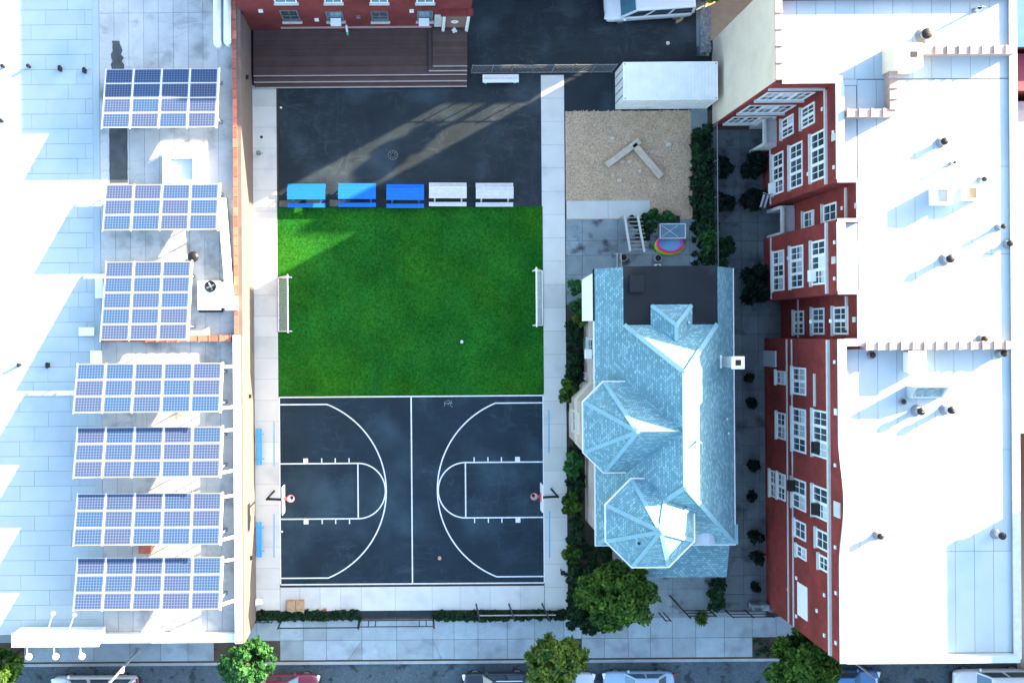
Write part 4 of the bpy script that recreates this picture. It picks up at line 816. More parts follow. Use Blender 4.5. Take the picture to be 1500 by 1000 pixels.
# porch at the front
px0_, px1_ = 13.0, W(1065, 820, 3.3)[0]; pyS = W(1000, 845, 3.2)[1]
MB().poly([(px0_, pyS, 3.2), (px1_, pyS, 3.2), (px1_, EY0 + .4, 4.1), (px0_, EY0 + .4, 4.1)]).build('porch_roof', 'shingle', hs, uv=True)
MB().box(px0_, px1_, pyS, EY0 + .4, 3.02, 3.18).build('porch_beam', 'white_paint', hs)
for x in (px0_ + .3, 16.2, px1_ - .2): MB().cyl((x, pyS + .2, -.03), (x, pyS + .2, 3.02), .1, .09, 12).build('porch_column', 'white_paint', hs)
MB().box(px0_, px1_, pyS, EY0 + .4, -.1, .45).build('porch_floor', 'wood_grey', hs)
for k in range(3): MB().box(14.0, 16.4, pyS - .3 * (k + 1), pyS - .3 * k, -.1, .34 - k * .13).build('porch_step', 'concrete_patio', hs)
# corner extension and curved eyebrow dormer
MB().box(EX1 - .02, W(1081, 784, EZ)[0], EY0, W(1075, 768, EZ)[1], EZ - .15, EZ + .02).build('corner_eave', 'shingle_cap', hs)
mx_, my_ = W(1034, 795, 6.9)
eb = MB(); N = 12
for k in range(N):
    a, b = math.pi * k / N, math.pi * (k + 1) / N; r_ = .72
    eb.poly([(mx_ + r_ * math.cos(a), my_ - .1, 6.25 + r_ * math.sin(a)), (mx_ + r_ * math.cos(a), my_ + 1.3, 6.25 + r_ * math.sin(a)), (mx_ + r_ * math.cos(b), my_ + 1.3, 6.25 + r_ * math.sin(b)), (mx_ + r_ * math.cos(b), my_ - .1, 6.25 + r_ * math.sin(b))])
eb.poly([(mx_ + .72 * math.cos(math.pi * k / N), my_ - .1, 6.25 + .72 * math.sin(math.pi * k / N)) for k in range(N + 1)]).build('eyebrow_dormer', 'paint_pale', hs, smooth=False)
# chimney
xx0, yy0 = W(1081, 531, 9.3)
cmn = MB().box(xx0 - .3, xx0 + .3, yy0 - .3, yy0 + .3, 6.2, 9.2).build('chimney', 'limestone', hs); MB().box(xx0 - .36, xx0 + .36, yy0 - .36, yy0 + .36, 9.2, 9.35).build('chimney_cap', 'white_paint', cmn); MB().box(xx0 - .16, xx0 + .16, yy0 - .16, yy0 + .16, 9.35, 9.37).build('flue', 'black_metal', cmn)
MB().box(xx0 - .9, xx0 - .31, yy0 - .38, yy0 + .38, 6.5, 7.35).build('cricket', 'white_metal', cmn)
for (a, b) in ((1064, 613), (1066, 634), (1003, 639)):
    x, y = W(a, b, 7.2); MB().cyl((x, y, 6.2), (x, y, 7.4 if a > 1050 else 10.6), .06, .06, 8).build('vent_pipe', 'galvanised', hs)
# side windows and awning on the west wall
win_x(hs, EX0 + .38, 862, 869, 495, 520, 1, fm='limestone'); win_x(hs, EX0 + .38, 852.5, 856, 496, 518, 1, pane='glass_blue', fm='green_cap'); win_x(hs, EX0 + .38, 855, 859, 545, 556, 1, pane='glass_blue')
y0, z_ = on_x(866, 518, EX0 + .38); MB().box(EX0 - .1, EX0 + .3, y0 - .3, y0 + .3, 3.0, 3.4).build('air_conditioner', 'white_metal', hs)
aw0, aw1 = W(860, 470, 3.2)[1], W(860, 409, 3.2)[1]; xo = W(853, 440, 3.0)[0]
MB().poly([(xo, aw0, 2.9), (EX0 + .37, aw0, 4.3), (EX0 + .37, aw1 + .4, 4.3), (xo, aw1, 2.9)]).poly([(xo, aw1, 2.84), (EX0 + .37, aw1 + .4, 4.24), (EX0 + .37, aw0, 4.24), (xo, aw0, 2.84)]).build('side_awning', 'white_metal', hs, label='plain white sloping awning on the side wall')
MB().box(EX0 - .06, EX0 + .04, W(870, 470, 6)[1], EY1, EZ - .2, EZ + .03).build('gutter', 'black_metal', hs)
MB().cyl((EX1 - .3, EY0 + .3, 0), (EX1 - .3, EY0 + .3, 5.8), .06, .06, 8).build('downpipe', 'white_paint', hs)

# ------------------------------------------------------------------ container, fence, bench in the upper lot
c0, c1 = W(901, 130)[0], W(901, 130)[0] + 6.06; d0 = W(960, 160)[1]; d1 = d0 + 2.44; ch_ = 2.59
con = empty('shipping_container', ((c0 + c1) / 2, (d0 + d1) / 2, 0), 'white corrugated shipping container beside the mulch play area', 'container')
MB().box(c0 + .06, c1 - .06, d0 + .06, d1 - .06, .14, ch_ - .05).build('box', 'white_metal', con)
fr = MB()
for x in (c0, c1 - .12):
    for y in (d0, d1 - .12): fr.box(x, x + .12, y, y + .12, 0, ch_)
for z in (.02, ch_ - .13):
    fr.box(c0 + .12, c1 - .12, d0, d0 + .1, z, z + .12).box(c0 + .12, c1 - .12, d1 - .1, d1, z, z + .12).box(c0, c0 + .1, d0 + .12, d1 - .12, z, z + .12).box(c1 - .1, c1, d0 + .12, d1 - .12, z, z + .12)
fr.build('corner_frame', 'white_metal', con)
for k in range(26): x = c0 + .22 + k * (c1 - c0 - .4) / 25.5; piece('roof_rib', 'white_metal', con, x, x + .11, d0 + .12, d1 - .12, ch_ - .02, .03)
for k in range(28): x = c0 + .2 + k * (c1 - c0 - .4) / 27.5; MB().box(x, x + .1, d0 + .02, d0 + .06, .16, ch_ - .14).build('side_rib', 'white_metal', con)
for k in range(4): y = d0 + .35 + k * .55; MB().cyl((c0 - .02, y, .2), (c0 - .02, y, ch_ - .15), .025, .025, 8).build('lock_rod', 'grey_metal', con)
for y in (d0 + .14, d0 + 1.24): MB().box(c0 + .02, c0 + .06, y, y + 1.06, .16, ch_ - .16).build('door', 'white_metal', con)
for x in (c0 + .03, c1 - .2):
    for y in (d0 + .03, d1 - .2): MB().box(x + .04, x + .12, y + .04, y + .12, ch_ + .001, ch_ + .006).build('corner_casting', 'grey_metal', con)
def fence(name, label, p, q, h, n, m='grey_metal', rails=(.08, .97), wires=.35, r=.035, cat='fence', z=0.0, pales=0):
    p, q = Vector((*p, 0)), Vector((*q, 0)); e = empty(name, ((p.x + q.x) / 2, (p.y + q.y) / 2, z), label, cat); d = q - p; L = d.length
    for i in range(n + 1): c = p + d * i / n; MB().cyl((c.x, c.y, z - .1), (c.x, c.y, z + h + .05), r, r, 8).build('post', m, e)
    for f in rails: MB().cyl((p.x, p.y, z + h * f), (q.x, q.y, z + h * f), r * .8, r * .8, 6).build('rail', m, e)
    if wires:
        w = MB(); k = int(L / wires); u = d.normalized()
        for i in range(-int(h / wires), k):
            for s in (1, -1):
                a = i * wires; b = a + h; t0, t1 = max(a, 0), min(b, L)
                if t1 <= t0: continue
                z0, z1 = (t0 - a) + .05, (t1 - a) - .03
                if s < 0: z0, z1 = h - z0, h - z1
                A = p + u * t0; B = p + u * t1; w.cyl((A.x, A.y, z + z0), (B.x, B.y, z + z1), .006, .006, 3, caps=False)
        w.build('wire_mesh', m, e)
    if pales:
        for i in range(pales):
            c = p + d * (i + .5) / pales; MB().cyl((c.x, c.y, z + .06), (c.x, c.y, z + h), .012, .012, 5).build('pale', m, e)
    return e
fy0 = W(800, 107)[1]
fence('chain_link_fence', 'chain link fence across the upper asphalt lot beside the white bench', (W(690, 107)[0], fy0), (c0 - .25, fy0), 2.0, 7, 'grey_metal')
x0, x1, y0, y1 = rect(707, 760, 109, 121, .45)
bn = empty('white_bench', ((x0 + x1) / 2, (y0 + y1) / 2, 0), 'long white plastic bench at the chain link fence', 'bench')
MB().box(x0, x1, y0, y1, .38, .46).build('seat', 'white_paint', bn, bevel=.03); MB().box(x0 + .1, x1 - .1, (y0 + y1) / 2 - .07, (y0 + y1) / 2 + .07, .46, .5).build('ridge', 'wood_white', bn)
for x in (x0 + .15, x1 - .3): MB().box(x, x + .15, y0 + .06, y1 - .06, -.01, .38).build('leg', 'white_paint', bn)
# manhole
x, y = W(575.5, 227.5)
mh = tag(MB().lathe((x, y, -.004), [(.36, 0), (.36, .012), (.30, .014), (0, .014)], 24).build('manhole_cover', 'black_metal'), 'round iron manhole cover in the dark asphalt yard', 'manhole')
for k in range(8): a = k * math.pi / 4; MB().obox((x + .19 * math.cos(a), y + .19 * math.sin(a), .014), (.16, .045, .008), Matrix.Rotation(a, 3, 'Z')).build('spoke', 'concrete_alley', mh)
MB().lathe((x, y, .012), [(.33, 0), (.33, .008), (.28, .008), (.28, 0)], 24).build('ring', 'concrete_alley', mh)
# boulders / log play
def log(p, q, r, label):
    p, q = (*W(*p, .3), r * .9), (*W(*q, .3), r * .9); e = empty('timber_beam', ((p[0] + q[0]) / 2, (p[1] + q[1]) / 2, 0), label, 'timber beam'); MB().beam((*p[:2], .27), (*q[:2], .27), .42, .3).build('beam', 'wood_log', e, bevel=.04)
    for f in (.12, .88):
        x, y = p[0] + (q[0] - p[0]) * f, p[1] + (q[1] - p[1]) * f; MB().cyl((x, y, -.04), (x, y, .13), .14, .14, 8).build('foot', 'wood_grey', e)
log((889, 242), (937, 206), .2, 'pale squared timber beam, the shorter one, on the mulch'); log((928, 211), (969, 259), .2, 'pale squared timber beam, the longer one, on the mulch')
def rock(px, py, r, label, i):
    x, y = W(px, py, .1); rr_ = random.Random(i); bm = bmesh.new(); bmesh.ops.create_icosphere(bm, subdivisions=2, radius=r)
    for v in bm.verts: v.co *= rr_.uniform(.85, 1.12); v.co.z *= .55; v.co.x *= 1.15
    me = bpy.data.meshes.new('stepping_stone'); bm.to_mesh(me); bm.free(); me.materials.append(MATS['wood_log']); o = bpy.data.objects.new('stepping_stone', me); COL.objects.link(o); o.location = (x, y, r * .2); ORG[o] = Vector(o.location)
    return tag(o, label, 'stone', 'stones around the timber beams')
for i, (a, b, r) in enumerate(((912, 236, .17), (923, 236, .18), (938, 250, .16), (955, 223, .15), (980, 211, .2), (898, 202, .16), (908, 264, .18), (917, 210, .13), (899, 256, .12))): rock(a, b, r, 'small rounded pale stone lying around the timber beams on mulch', i)

# ------------------------------------------------------------------ yard furniture
def picnic(mat_, label, px0, px1, py0, py1, group):
    x, y = W((px0 + px1) / 2, (py0 + py1) / 2, .6); e = empty('picnic_table', (x, y, 0), label, 'picnic table', group); L = (px1 - px0) / 22.2
    for k in range(4): yy = y - .32 + k * .2; piece('top_board', mat_, e, x - L / 2, x + L / 2, yy, yy + .193, .75 + random.uniform(-.002, .002), .045)
    for s in (-1, 1): yc = y + s * .67 - (.06 if s > 0 else 0) ; piece('bench_board', mat_, e, x - L / 2, x + L / 2, yc - .14, yc + .14, .45, .045)
    for sx_ in (-1, 1):
        xx = x + sx_ * (L / 2 - .35); MB().beam((xx, y - .68, .36), (xx, y + .68, .36), .05, .09).build('bench_bearer', mat_, e); MB().beam((xx, y - .36, .66), (xx, y + .36, .66), .05, .08).build('top_bearer', mat_, e)
        for s in (-1, 1): MB().beam((xx + .05, y + s * .62, -.004), (xx + .05, y + s * .2, .66), .09, .045, up=(1, 0, 0)).build('leg', mat_, e)
    e.rotation_euler = (0, 0, random.uniform(-.012, .012)); return e
for (a, b, c, d, lab) in ((421, 476.5, 267, 304, 'blue picnic table beside the left walkway'), (495.5, 550.5, 266, 303.5, 'blue picnic table in the middle of the three blue ones'), (566, 621, 268, 304.5, 'blue picnic table next to the white picnic tables')): picnic('wood_blue', lab, a, b, c, d, 'picnic tables in a row')
for (a, b, c, d, lab) in ((628.5, 683.5, 265.5, 302, 'white picnic table next to the blue ones'), (697, 752, 266, 302.5, 'white picnic table at the end towards the right walkway')): picnic('wood_white', lab, a, b, c, d, 'picnic tables in a row')
def goal(xf, xb, y0, y1, h, label):
    e = empty('soccer_goal', ((xf + xb) / 2, (y0 + y1) / 2, .016), label, 'soccer goal'); r = .05
    for y in (y0, y1):
        MB().cyl((xf, y, .0), (xf, y, h), r, r, 10).build('post', 'white_paint', e); MB().cyl((xf, y, .06), (xb, y, .06), r * .8, r * .8, 8).build('base_bar', 'white_paint', e); MB().cyl((xf, y, h), (xb, y, .06), r * .7, r * .7, 8).build('stay', 'white_paint', e)
    MB().cyl((xf, y0 - .12, h), (xf, y1 + .12, h), r * 1.1, r * 1.1, 10).build('crossbar', 'white_paint', e); MB().cyl((xb, y0, .06), (xb, y1, .06), r * .7, r * .7, 8).build('rear_bar', 'white_paint', e)
    m = MB(); ny = 26; nz = 12
    for i in range(ny + 1): y = y0 + (y1 - y0) * i / ny; m.cyl((xf, y, h), (xb, y, .06), .009, .009, 3, caps=False)
    for j in range(nz + 1): t = j / nz; m.cyl((xf + (xb - xf) * t, y0, h + (.06 - h) * t), (xf + (xb - xf) * t, y1, h + (.06 - h) * t), .009, .009, 3, caps=False)
    m.build('net', 'wood_white', e)
gy0, gy1 = W(420, 485, 2)[1], W(420, 404, 2)[1]
goal(W(421.5, 445, 2)[0], W(408, 445)[0], gy0, gy1, 2.0, 'white framed soccer goal standing at the left walkway')
gy0, gy1 = W(790, 476, 2)[1], W(790, 394, 2)[1]
goal(W(786, 435, 2)[0], W(794.5, 435)[0], gy0, gy1, 2.0, 'white framed soccer goal standing at the right walkway')
def hoop(sg, label):
    px = 426 if sg > 0 else 782.5; py = 730 if sg > 0 else 727
    xr, yr = W(px, py, 3.05); e = empty('basketball_hoop', (xr - sg * 1.75, yr, 0), label, 'basketball hoop')
    xbk = xr - sg * .42; xp = xr - sg * 1.5
    MB().cyl((xp, yr, -.02), (xp, yr, 3.3), .075, .065, 12).build('pole', 'black_metal', e)
    MB().beam((xp, yr, 3.25), (xbk - sg * .03, yr, 3.5), .09, .09).beam((xp, yr, 2.8), (xbk - sg * .03, yr, 3.1), .06, .06).beam((xp - sg * .05, yr + .02, 3.2), (xp + sg * .4, yr + .45, 3.1), .06, .06).build('arm', 'black_metal', e)
    bb = MB().box(xbk - .025, xbk + .025, yr - .87, yr + .87, 2.92, 3.95).build('backboard', 'lamp_white', e)
    xf = xbk + sg * .03; MB().box(min(xf, xf + sg * .006), max(xf, xf + sg * .006), yr - .3, yr + .3, 3.15, 3.6).build('target_square', 'rim_red', bb)
    MB().beam((xbk + sg * .02, yr, 3.04), (xr - sg * .2, yr, 3.04), .16, .05).build('bracket', 'rim_red', e)
    rg = MB(); pts = [(xr + .225 * math.cos(a), yr + .225 * math.sin(a), 3.05) for a in np.linspace(0, 2 * math.pi, 25)]; rg.tube(pts, .02, 6); rg.build('rim', 'rim_red', e)
    nt_ = MB()
    for k in range(12):
        a = k * math.pi / 6
        for s in (.5, -.5):
            p0 = (xr + .22 * math.cos(a), yr + .22 * math.sin(a), 3.04); b = a + s * math.pi / 6; p1 = (xr + .16 * math.cos(b), yr + .16 * math.sin(b), 2.8); b2 = a + 2 * s * math.pi / 6; p2 = (xr + .12 * math.cos(b2), yr + .12 * math.sin(b2), 2.6); nt_.cyl(p0, p1, .014, .014, 3, caps=False); nt_.cyl(p1, p2, .014, .014, 3, caps=False)
    nt_.build('net', 'white_paint', e)
hoop(1, 'basketball hoop on black pole at the left walkway'); hoop(-1, 'basketball hoop on black pole at the right walkway')
def ball(px, py, r, m, label, z):
    x, y = W(px, py, r); bm = bmesh.new(); bmesh.ops.create_icosphere(bm, subdivisions=3, radius=r); me = bpy.data.meshes.new('ball'); bm.to_mesh(me); bm.free(); me.materials.append(MATS[m])
    me.polygons.foreach_set('use_smooth', [True] * len(me.polygons)); o = bpy.data.objects.new('ball', me); COL.objects.link(o); o.location = (x, y, z + r); ORG[o] = Vector(o.location); tag(o, label, 'ball')
    s = MB(); s.v = []; 
    for M in (Matrix.Rotation(0, 3, 'X'), Matrix.Rotation(math.pi / 2, 3, 'X')):
        s.tube([tuple(Vector((x, y, z + r)) + M @ Vector((r * 1.002 * math.cos(a), r * 1.002 * math.sin(a), 0))) for a in np.linspace(0, 2 * math.pi, 21)], r * .05, 4)
    s.build('seam', 'rubber', o); return o
ball(644, 817, .13, 'ball_orange', 'pale orange basketball lying on the court', -.002); ball(676.5, 500.5, .11, 'white_paint', 'small white ball lying on the green turf', .016)
for (py0, py1, lab) in ((627, 681, 'blue wall bench, the one beside the free throw lane'), (764, 816, 'blue wall bench, the one nearer the street')):
    x0, x1, y0, y1 = rect(375, 384.5, py0, py1, .45); b = empty('blue_bench', ((x0 + x1) / 2, (y0 + y1) / 2, .01), lab, 'bench', 'blue benches along the stucco wall')
    for k in range(2): MB().box(x0 + k * .2 + .01, x0 + k * .2 + .19, y0, y1, .4, .45).build('seat_board', 'bench_blue', b, bevel=.02)
    for yy in (y0 + .4, y1 - .4): MB().box(x0 - .03, x1 + .1, yy - .03, yy + .03, .34, .4).build('bearer', 'bench_blue', b); MB().cyl((x0 + .2, yy, 0), (x0 + .2, yy, .34), .04, .04, 8).build('leg', 'bench_blue', b)
x0, x1, y0, y1 = rect(421, 445, 879, 895, .3)
cb = empty('cardboard_box', ((x0 + x1) / 2, (y0 + y1) / 2, 0), 'flattened brown cardboard box by the ivy strip', 'box'); MB().box(x0, x1, y0, y1, .0, .22).build('body', 'cardboard', cb)
MB().poly([(x0, y0, .223), (x1, y0, .223), (x1 + .02, y0 - .2, .12), (x0 + .02, y0 - .2, .12)]).poly([(x0 - .002, y0, .22), (x0 - .002, y1, .22), (x0 - .12, y1, .1), (x0 - .12, y0, .1)]).build('flap', 'tan_fabric', cb)
MB().box((x0 + x1) / 2 - .02, (x0 + x1) / 2 + .02, y0 + .01, y1 - .01, .22, .223).build('tape_seam', 'deck_brown', cb)
x, y = W(476, 893, .1); e = empty('brick_block', (x, y, 0), 'small dull red block at the ivy edge', 'block'); MB().box(x - .11, x + .11, y - .1, y + .1, 0, .2).build('body', 'terracotta', e, bevel=.01); MB().box(x - .05, x + .05, y - .04, y + .04, .2, .203).build('hollow', 'black_metal', e)
x, y = W(381, 880, .3); e = empty('folding_chair', (x, y, .012), 'white plastic chair at the foot of the stucco wall', 'chair')
MB().box(x - .2, x + .2, y - .2, y + .2, .4, .44).build('seat', 'white_paint', e); MB().box(x - .24, x - .2, y - .2, y + .2, .42, .8).build('backrest', 'white_paint', e)
for a in (-.18, .18):
    for b in (-.18, .18): MB().cyl((x + a, y + b, 0), (x + a, y + b, .4), .02, .02, 6).build('leg', 'white_paint', e)
x, y = W(379, 225, .4); e = empty('gas_meter', (x, y, 0), 'small grey gas meter standing at the sunlit stucco wall', 'meter')
MB().box(x - .14, x + .14, y - .12, y + .14, .35, .7).build('body', 'grey_metal', e, bevel=.04); MB().cyl((x, y, 0), (x, y, .36), .03, .03, 8).cyl((x + .1, y, .5), (x + .3, y, .5), .025, .025, 8).build('pipe', 'grey_metal', e); MB().cyl((x, y, .7), (x, y, .78), .07, .07, 10).build('cap', 'grey_metal', e)
x, y = W(824, 838, .9); e = empty('post_box', (x, y, 0), 'small black box on a post at the end of the right walkway', 'post'); MB().cyl((x, y, 0), (x, y, .9), .04, .04, 8).build('post', 'black_metal', e); MB().box(x - .13, x + .13, y - .13, y + .13, .9, 1.15).build('box', 'black_metal', e)

# ------------------------------------------------------------------ front fence, gate, net posts
fyb = W(600, 905.5)[1]
def xg(px): return W(px, 906)[0]
fence('iron_fence', 'black iron fence length from the stucco wall to the gate', (xg(413), fyb), (xg(526.5), fyb), 2.0, 1, 'black_metal', rails=(.97,), wires=0, r=.05)
fence('iron_fence', 'short black iron fence stub at the building corner', (xg(376), fyb), (xg(400), fyb), .7, 1, 'black_metal', rails=(.15, .95), wires=0, r=.035)
g = empty('front_gate', (xg(580), fyb, 0), 'black metal sliding gate across the driveway', 'gate')
for x in (xg(528), xg(635)): MB().cyl((x, fyb, -.05), (x, fyb, 2.2), .05, .05, 10).build('post', 'black_metal', g)
for z in (.35, 1.75): MB().box(xg(528), xg(635), fyb - .025, fyb + .025, z, z + .06).build('rail', 'black_metal', g)
for px in (541, 551, 614, 624): x = xg(px); MB().box(x - .03, x + .03, fyb - .02, fyb + .02, .4, 1.75).build('stile', 'black_metal', g)
th = rect(526, 635, 891, 903.5); tag(MB().box(th[0], th[1], th[2], th[3] + .0, -.1, .004).build('threshold', 'asphalt_yard'), kind='structure')
np_ = empty('ball_fence', (W(750, 884)[0], W(750, 884)[1], 0), 'row of tall black posts with a pale rail behind the ivy', 'fence')
ny_ = W(750, 884)[1]
for px in (697.5, 745.5, 794): x = W(px, 884)[0]; MB().cyl((x, ny_, 0), (x, ny_, 4.0), .055, .05, 10).build('post', 'black_metal', np_)
MB().cyl((W(697, 884)[0], ny_, 2.65), (W(806, 884)[0], ny_, 2.65), .04, .04, 8).build('rail', 'wood_grey', np_)
fence('yard_fence', 'low black fence with open leaf at the front path', (W(965, 897)[0], W(960, 897)[1]), (W(972, 897)[0], W(960, 897)[1]), 1.9, 1, 'black_metal', rails=(.95,), wires=0, r=.04)
fa = W(1000, 893); 
fence('yard_gate', 'black iron gate leaf beside the dark hedge by the house front', (W(1000, 893)[0], fa[1]), (W(1039, 893)[0], fa[1]), 1.5, 1, 'black_metal', rails=(.1, .5, .95), wires=0, r=.045)
MB_ = empty('open_gate_leaf', (*W(992, 885), 0), 'black gate leaf swung open onto the front path', 'gate'); a = W(981, 872); b = W(1000, 893)
MB().cyl((*a, -.05), (*a, 1.9), .05, .05, 8).build('post', 'black_metal', MB_); MB().cyl((*b, -.05), (*b, 1.9), .05, .05, 8).build('post', 'black_metal', MB_)
for z in (.15, 1.0, 1.8): MB().cyl((*a, z), (*b, z), .04, .04, 8).build('rail', 'black_metal', MB_)
fence('alley_gate', 'black iron gate closing the alley beside the school', (W(1062, 893)[0], W(1090, 893)[1]), (XS - .1, W(1090, 893)[1]), 1.7, 2, 'black_metal', rails=(.1, .55, .95), wires=0, r=.04)
wlb = tag(MB().box(W(1097, 890)[0], XS - .05, W(1097, 893)[1] + .15, W(1097, 884)[1] + .1, -.05, .75).build('low_wall', 'concrete_patio'), 'low grey wall block at the alley gate', 'wall')
wx = W(1052, 300, 2.0)[0]
fence('alley_fence', 'wire fence with pale top rail between the shrubs and alley', (wx, 13.4), (wx, 4.0), 2.0, 4, 'grey_metal')
# ------------------------------------------------------------------ patio clutter
pg = empty('trellis', (*W(925, 355), 0), 'pale wooden pergola with ivy against the house back', 'pergola'); hh = 2.2
for (a, b) in (((915, 316), (923, 368)), ((934, 316), (944, 369))):
    p, q = W(*a, hh), W(*b, hh); MB().beam((*p, hh), (*q, hh), .12, .14).build('beam', 'limestone', pg)
    for c in (p, q): MB().cyl((*c, -.03), (*c, hh - .06), .05, .05, 8).build('post', 'wood_grey', pg)
for k in range(9):
    f = k / 8; a = W(910 + 8 * f, 320 + 46 * f, 1.7); b = W(938 + 9 * f, 320 + 46 * f, 1.7); MB().beam((*a, hh - .1), (*b, hh - .1), .06, .06).build('crosspiece', 'wood_grey', pg)
ld = empty('stair_rail', (*W(910, 385), 0), 'thin metal hand rails at the back door steps', 'railing')
for px in (904, 910):
    a, b = W(px, 371, 1), W(px, 393, 1); MB().tube([(*a, 0), (*a, 1.0), (*b, 1.0), (*b, 0)], .03, 6).build('rail', 'limestone', ld)
for (px, py, lab) in ((914, 377, 'dark open barrel planter at the pergola posts'), (964.5, 378, 'dark open barrel planter below the paddling pool')):
    x, y = W(px, py, .6); e = empty('barrel', (x, y, 0), lab, 'barrel'); MB().lathe((x, y, -.01), [(.22, 0), (.27, .3), (.25, .62), (.21, .62), (.2, .45)], 16).build('body', 'wood_grey', e); MB().lathe((x, y, .45), [(.205, 0), (0, .01)], 16).build('soil_top', 'black_metal', e); MB().lathe((x, y, .28), [(.272, -.02), (.276, 0), (.272, .02)], 16).build('hoop', 'black_metal', e)
x, y = W(981, 360, .2); pw_ = empty('paddling_pool', (x, y, 0), 'oval rainbow striped inflatable pool on the patio', 'pool')
for k, (m, rr_, z) in enumerate((('rain_green', .90, .07), ('rain_yellow', .88, .16), ('rain_orange', .84, .25), ('rain_pink', .80, .33))):
    t = MB(); N = 32; prof = [(rr_ + .085 * math.cos(a), z + .07 * math.sin(a)) for a in np.linspace(0, 2 * math.pi, 11)]; t.lathe((0, 0, 0), prof, N)
    t.v = [(x + a * 1.02 + .03 * k * 0, y + b * .66 + .045 * k, c) for a, b, c in t.v]; t.build('ring', m, pw_, smooth=True)
t = MB().lathe((0, 0, 0), [(.80, .2), (0, .2)], 32); t.v = [(x + a * 1.02, y + b * .66 + .12, c) for a, b, c in t.v]; t.build('water', 'pool_water', pw_)
x0, x1, y0, y1 = rect(967, 1004, 328, 349, .72); tb = empty('folding_table', ((x0 + x1) / 2, (y0 + y1) / 2, 0), 'glass topped patio table with white tubular frame beside the pool', 'table')
MB().tube([(x0, y0, .72), (x1, y0, .72), (x1, y1, .72), (x0, y1, .72), (x0, y0, .72)], .035, 8).build('rim', 'white_paint', tb); MB().box(x0 + .03, x1 - .03, y0 + .03, y1 - .03, .705, .715).build('top', 'glass_blue', tb)
MB().cyl((x0 + .1, y0 + .1, .73), (x1 - .5, y1 - .1, .73), .018, .018, 6).cyl((x0 + .1, y1 - .1, .735), (x1 - .5, y0 + .1, .735), .018, .018, 6).build('cross_brace', 'white_paint', tb)
for a in (x0 + .05, x1 - .05):
    for b in (y0 + .05, y1 - .05): MB().cyl((a, b, 0), (a, b, .7), .025, .025, 8).build('leg', 'white_paint', tb)
x, y = W(991, 322, .5); e = empty('patio_chair', (x, y, 0), 'dark folding chair at the glass topped table', 'chair')
MB().box(x - .24, x + .24, y - .24, y + .24, .42, .45).build('seat', 'car_trim', e); MB().box(x - .24, x + .24, y + .24, y + .28, .42, .85).build('backrest', 'grey_metal', e)
for a in (-.2, .2):
    for b in (-.2, .2): MB().cyl((x + a, y + b, 0), (x + a, y + b, .42), .018, .018, 6).build('leg', 'grey_metal', e)
x, y = W(964, 391, .4); e = empty('garden_pump', (x, y, 0), 'white water filter box against the rear house wall', 'filter'); MB().box(x - .2, x + .2, y - .15, y + .2, 0, .4).build('body', 'white_paint', e, bevel=.03); MB().lathe((x, y, .4), [(.13, 0), (.13, .04), (.06, .05), (0, .05)], 14).build('lid', 'car_trim', e)
# flag at the pavilion
x, y = XS - .1, on_x(1126, 285, XS - .3)[0]; e = empty('wall_flag', (XS - .05, y, 1.2), 'small white and purple flag hanging from the brick pavilion', 'flag')
MB().cyl((XS, y, 1.5), (XS - .7, y + .1, 2.0), .02, .02, 6).build('pole', 'white_paint', e)
fl = MB()
for k in range(6): fl.poly([(XS - .15 - .09 * k, y + .02 * (-1) ** k, 1.55 + .07 * k), (XS - .15 - .09 * (k + 1), y + .02 * (-1) ** (k + 1), 1.55 + .07 * (k + 1)), (XS - .2 - .09 * (k + 1), y - .75 + .03 * (-1) ** k, .95 + .07 * (k + 1)), (XS - .2 - .09 * k, y - .75, .95 + .07 * k)], k % 2)
fl.mi = [0, 0, 1, 1, 0, 0]; fl.build('cloth', ['white_paint', 'purple'], e)
# traffic-cone orange fitting on the wall
x, y = W(1124, 812); e = empty('traffic_cone', (XS - .3, y, 0), 'orange traffic cone at the foot of the brick wall', 'cone'); MB().lathe((XS - .3, y, 0), [(.16, .04), (.13, .06), (.03, .65), (0, .66)], 14).build('cone', 'orange', e); MB().box(XS - .49, XS - .11, y - .19, y + .19, 0, .04).build('base', 'orange', e)

# ------------------------------------------------------------------ street lamps, hydrants
def lamp(px, py, h, label, dx, dy):
    x, y = W(px, py); e = empty('street_lamp', (x, y, 0), label, 'street lamp')
    MB().cyl((x, y, -.03), (x, y, h), .1, .06, 12).build('pole', 'galvanised', e); MB().lathe((x, y, 0), [(.2, 0), (.2, .1), (.12, .35)], 12).build('base', 'galvanised', e)
    MB().cyl((x, y, h - .1), (x + dx, y + dy, h + .25), .045, .04, 8).build('arm', 'galvanised', e); MB().obox((x + dx * 1.15, y + dy * 1.15, h + .27), (.35, .7, .12) if abs(dy) > abs(dx) else (.7, .35, .12)).build('lamp_head', 'white_metal', e, bevel=.03)
    MB().box(x - .1, x + .1, y - .25, y + .02, h * .55, h * .55 + .3).build('meter_box', 'galvanised', e)
lamp(202, 952.5, 6.2, 'grey street lamp pole in front of the low stucco building', 0, -1.6); lamp(1200, 931, 8.2, 'grey street lamp pole at the school corner', .2, -1.6)
for (px, py, lab) in ((350, 0, ''),): pass
x, y = W(790, 1003)
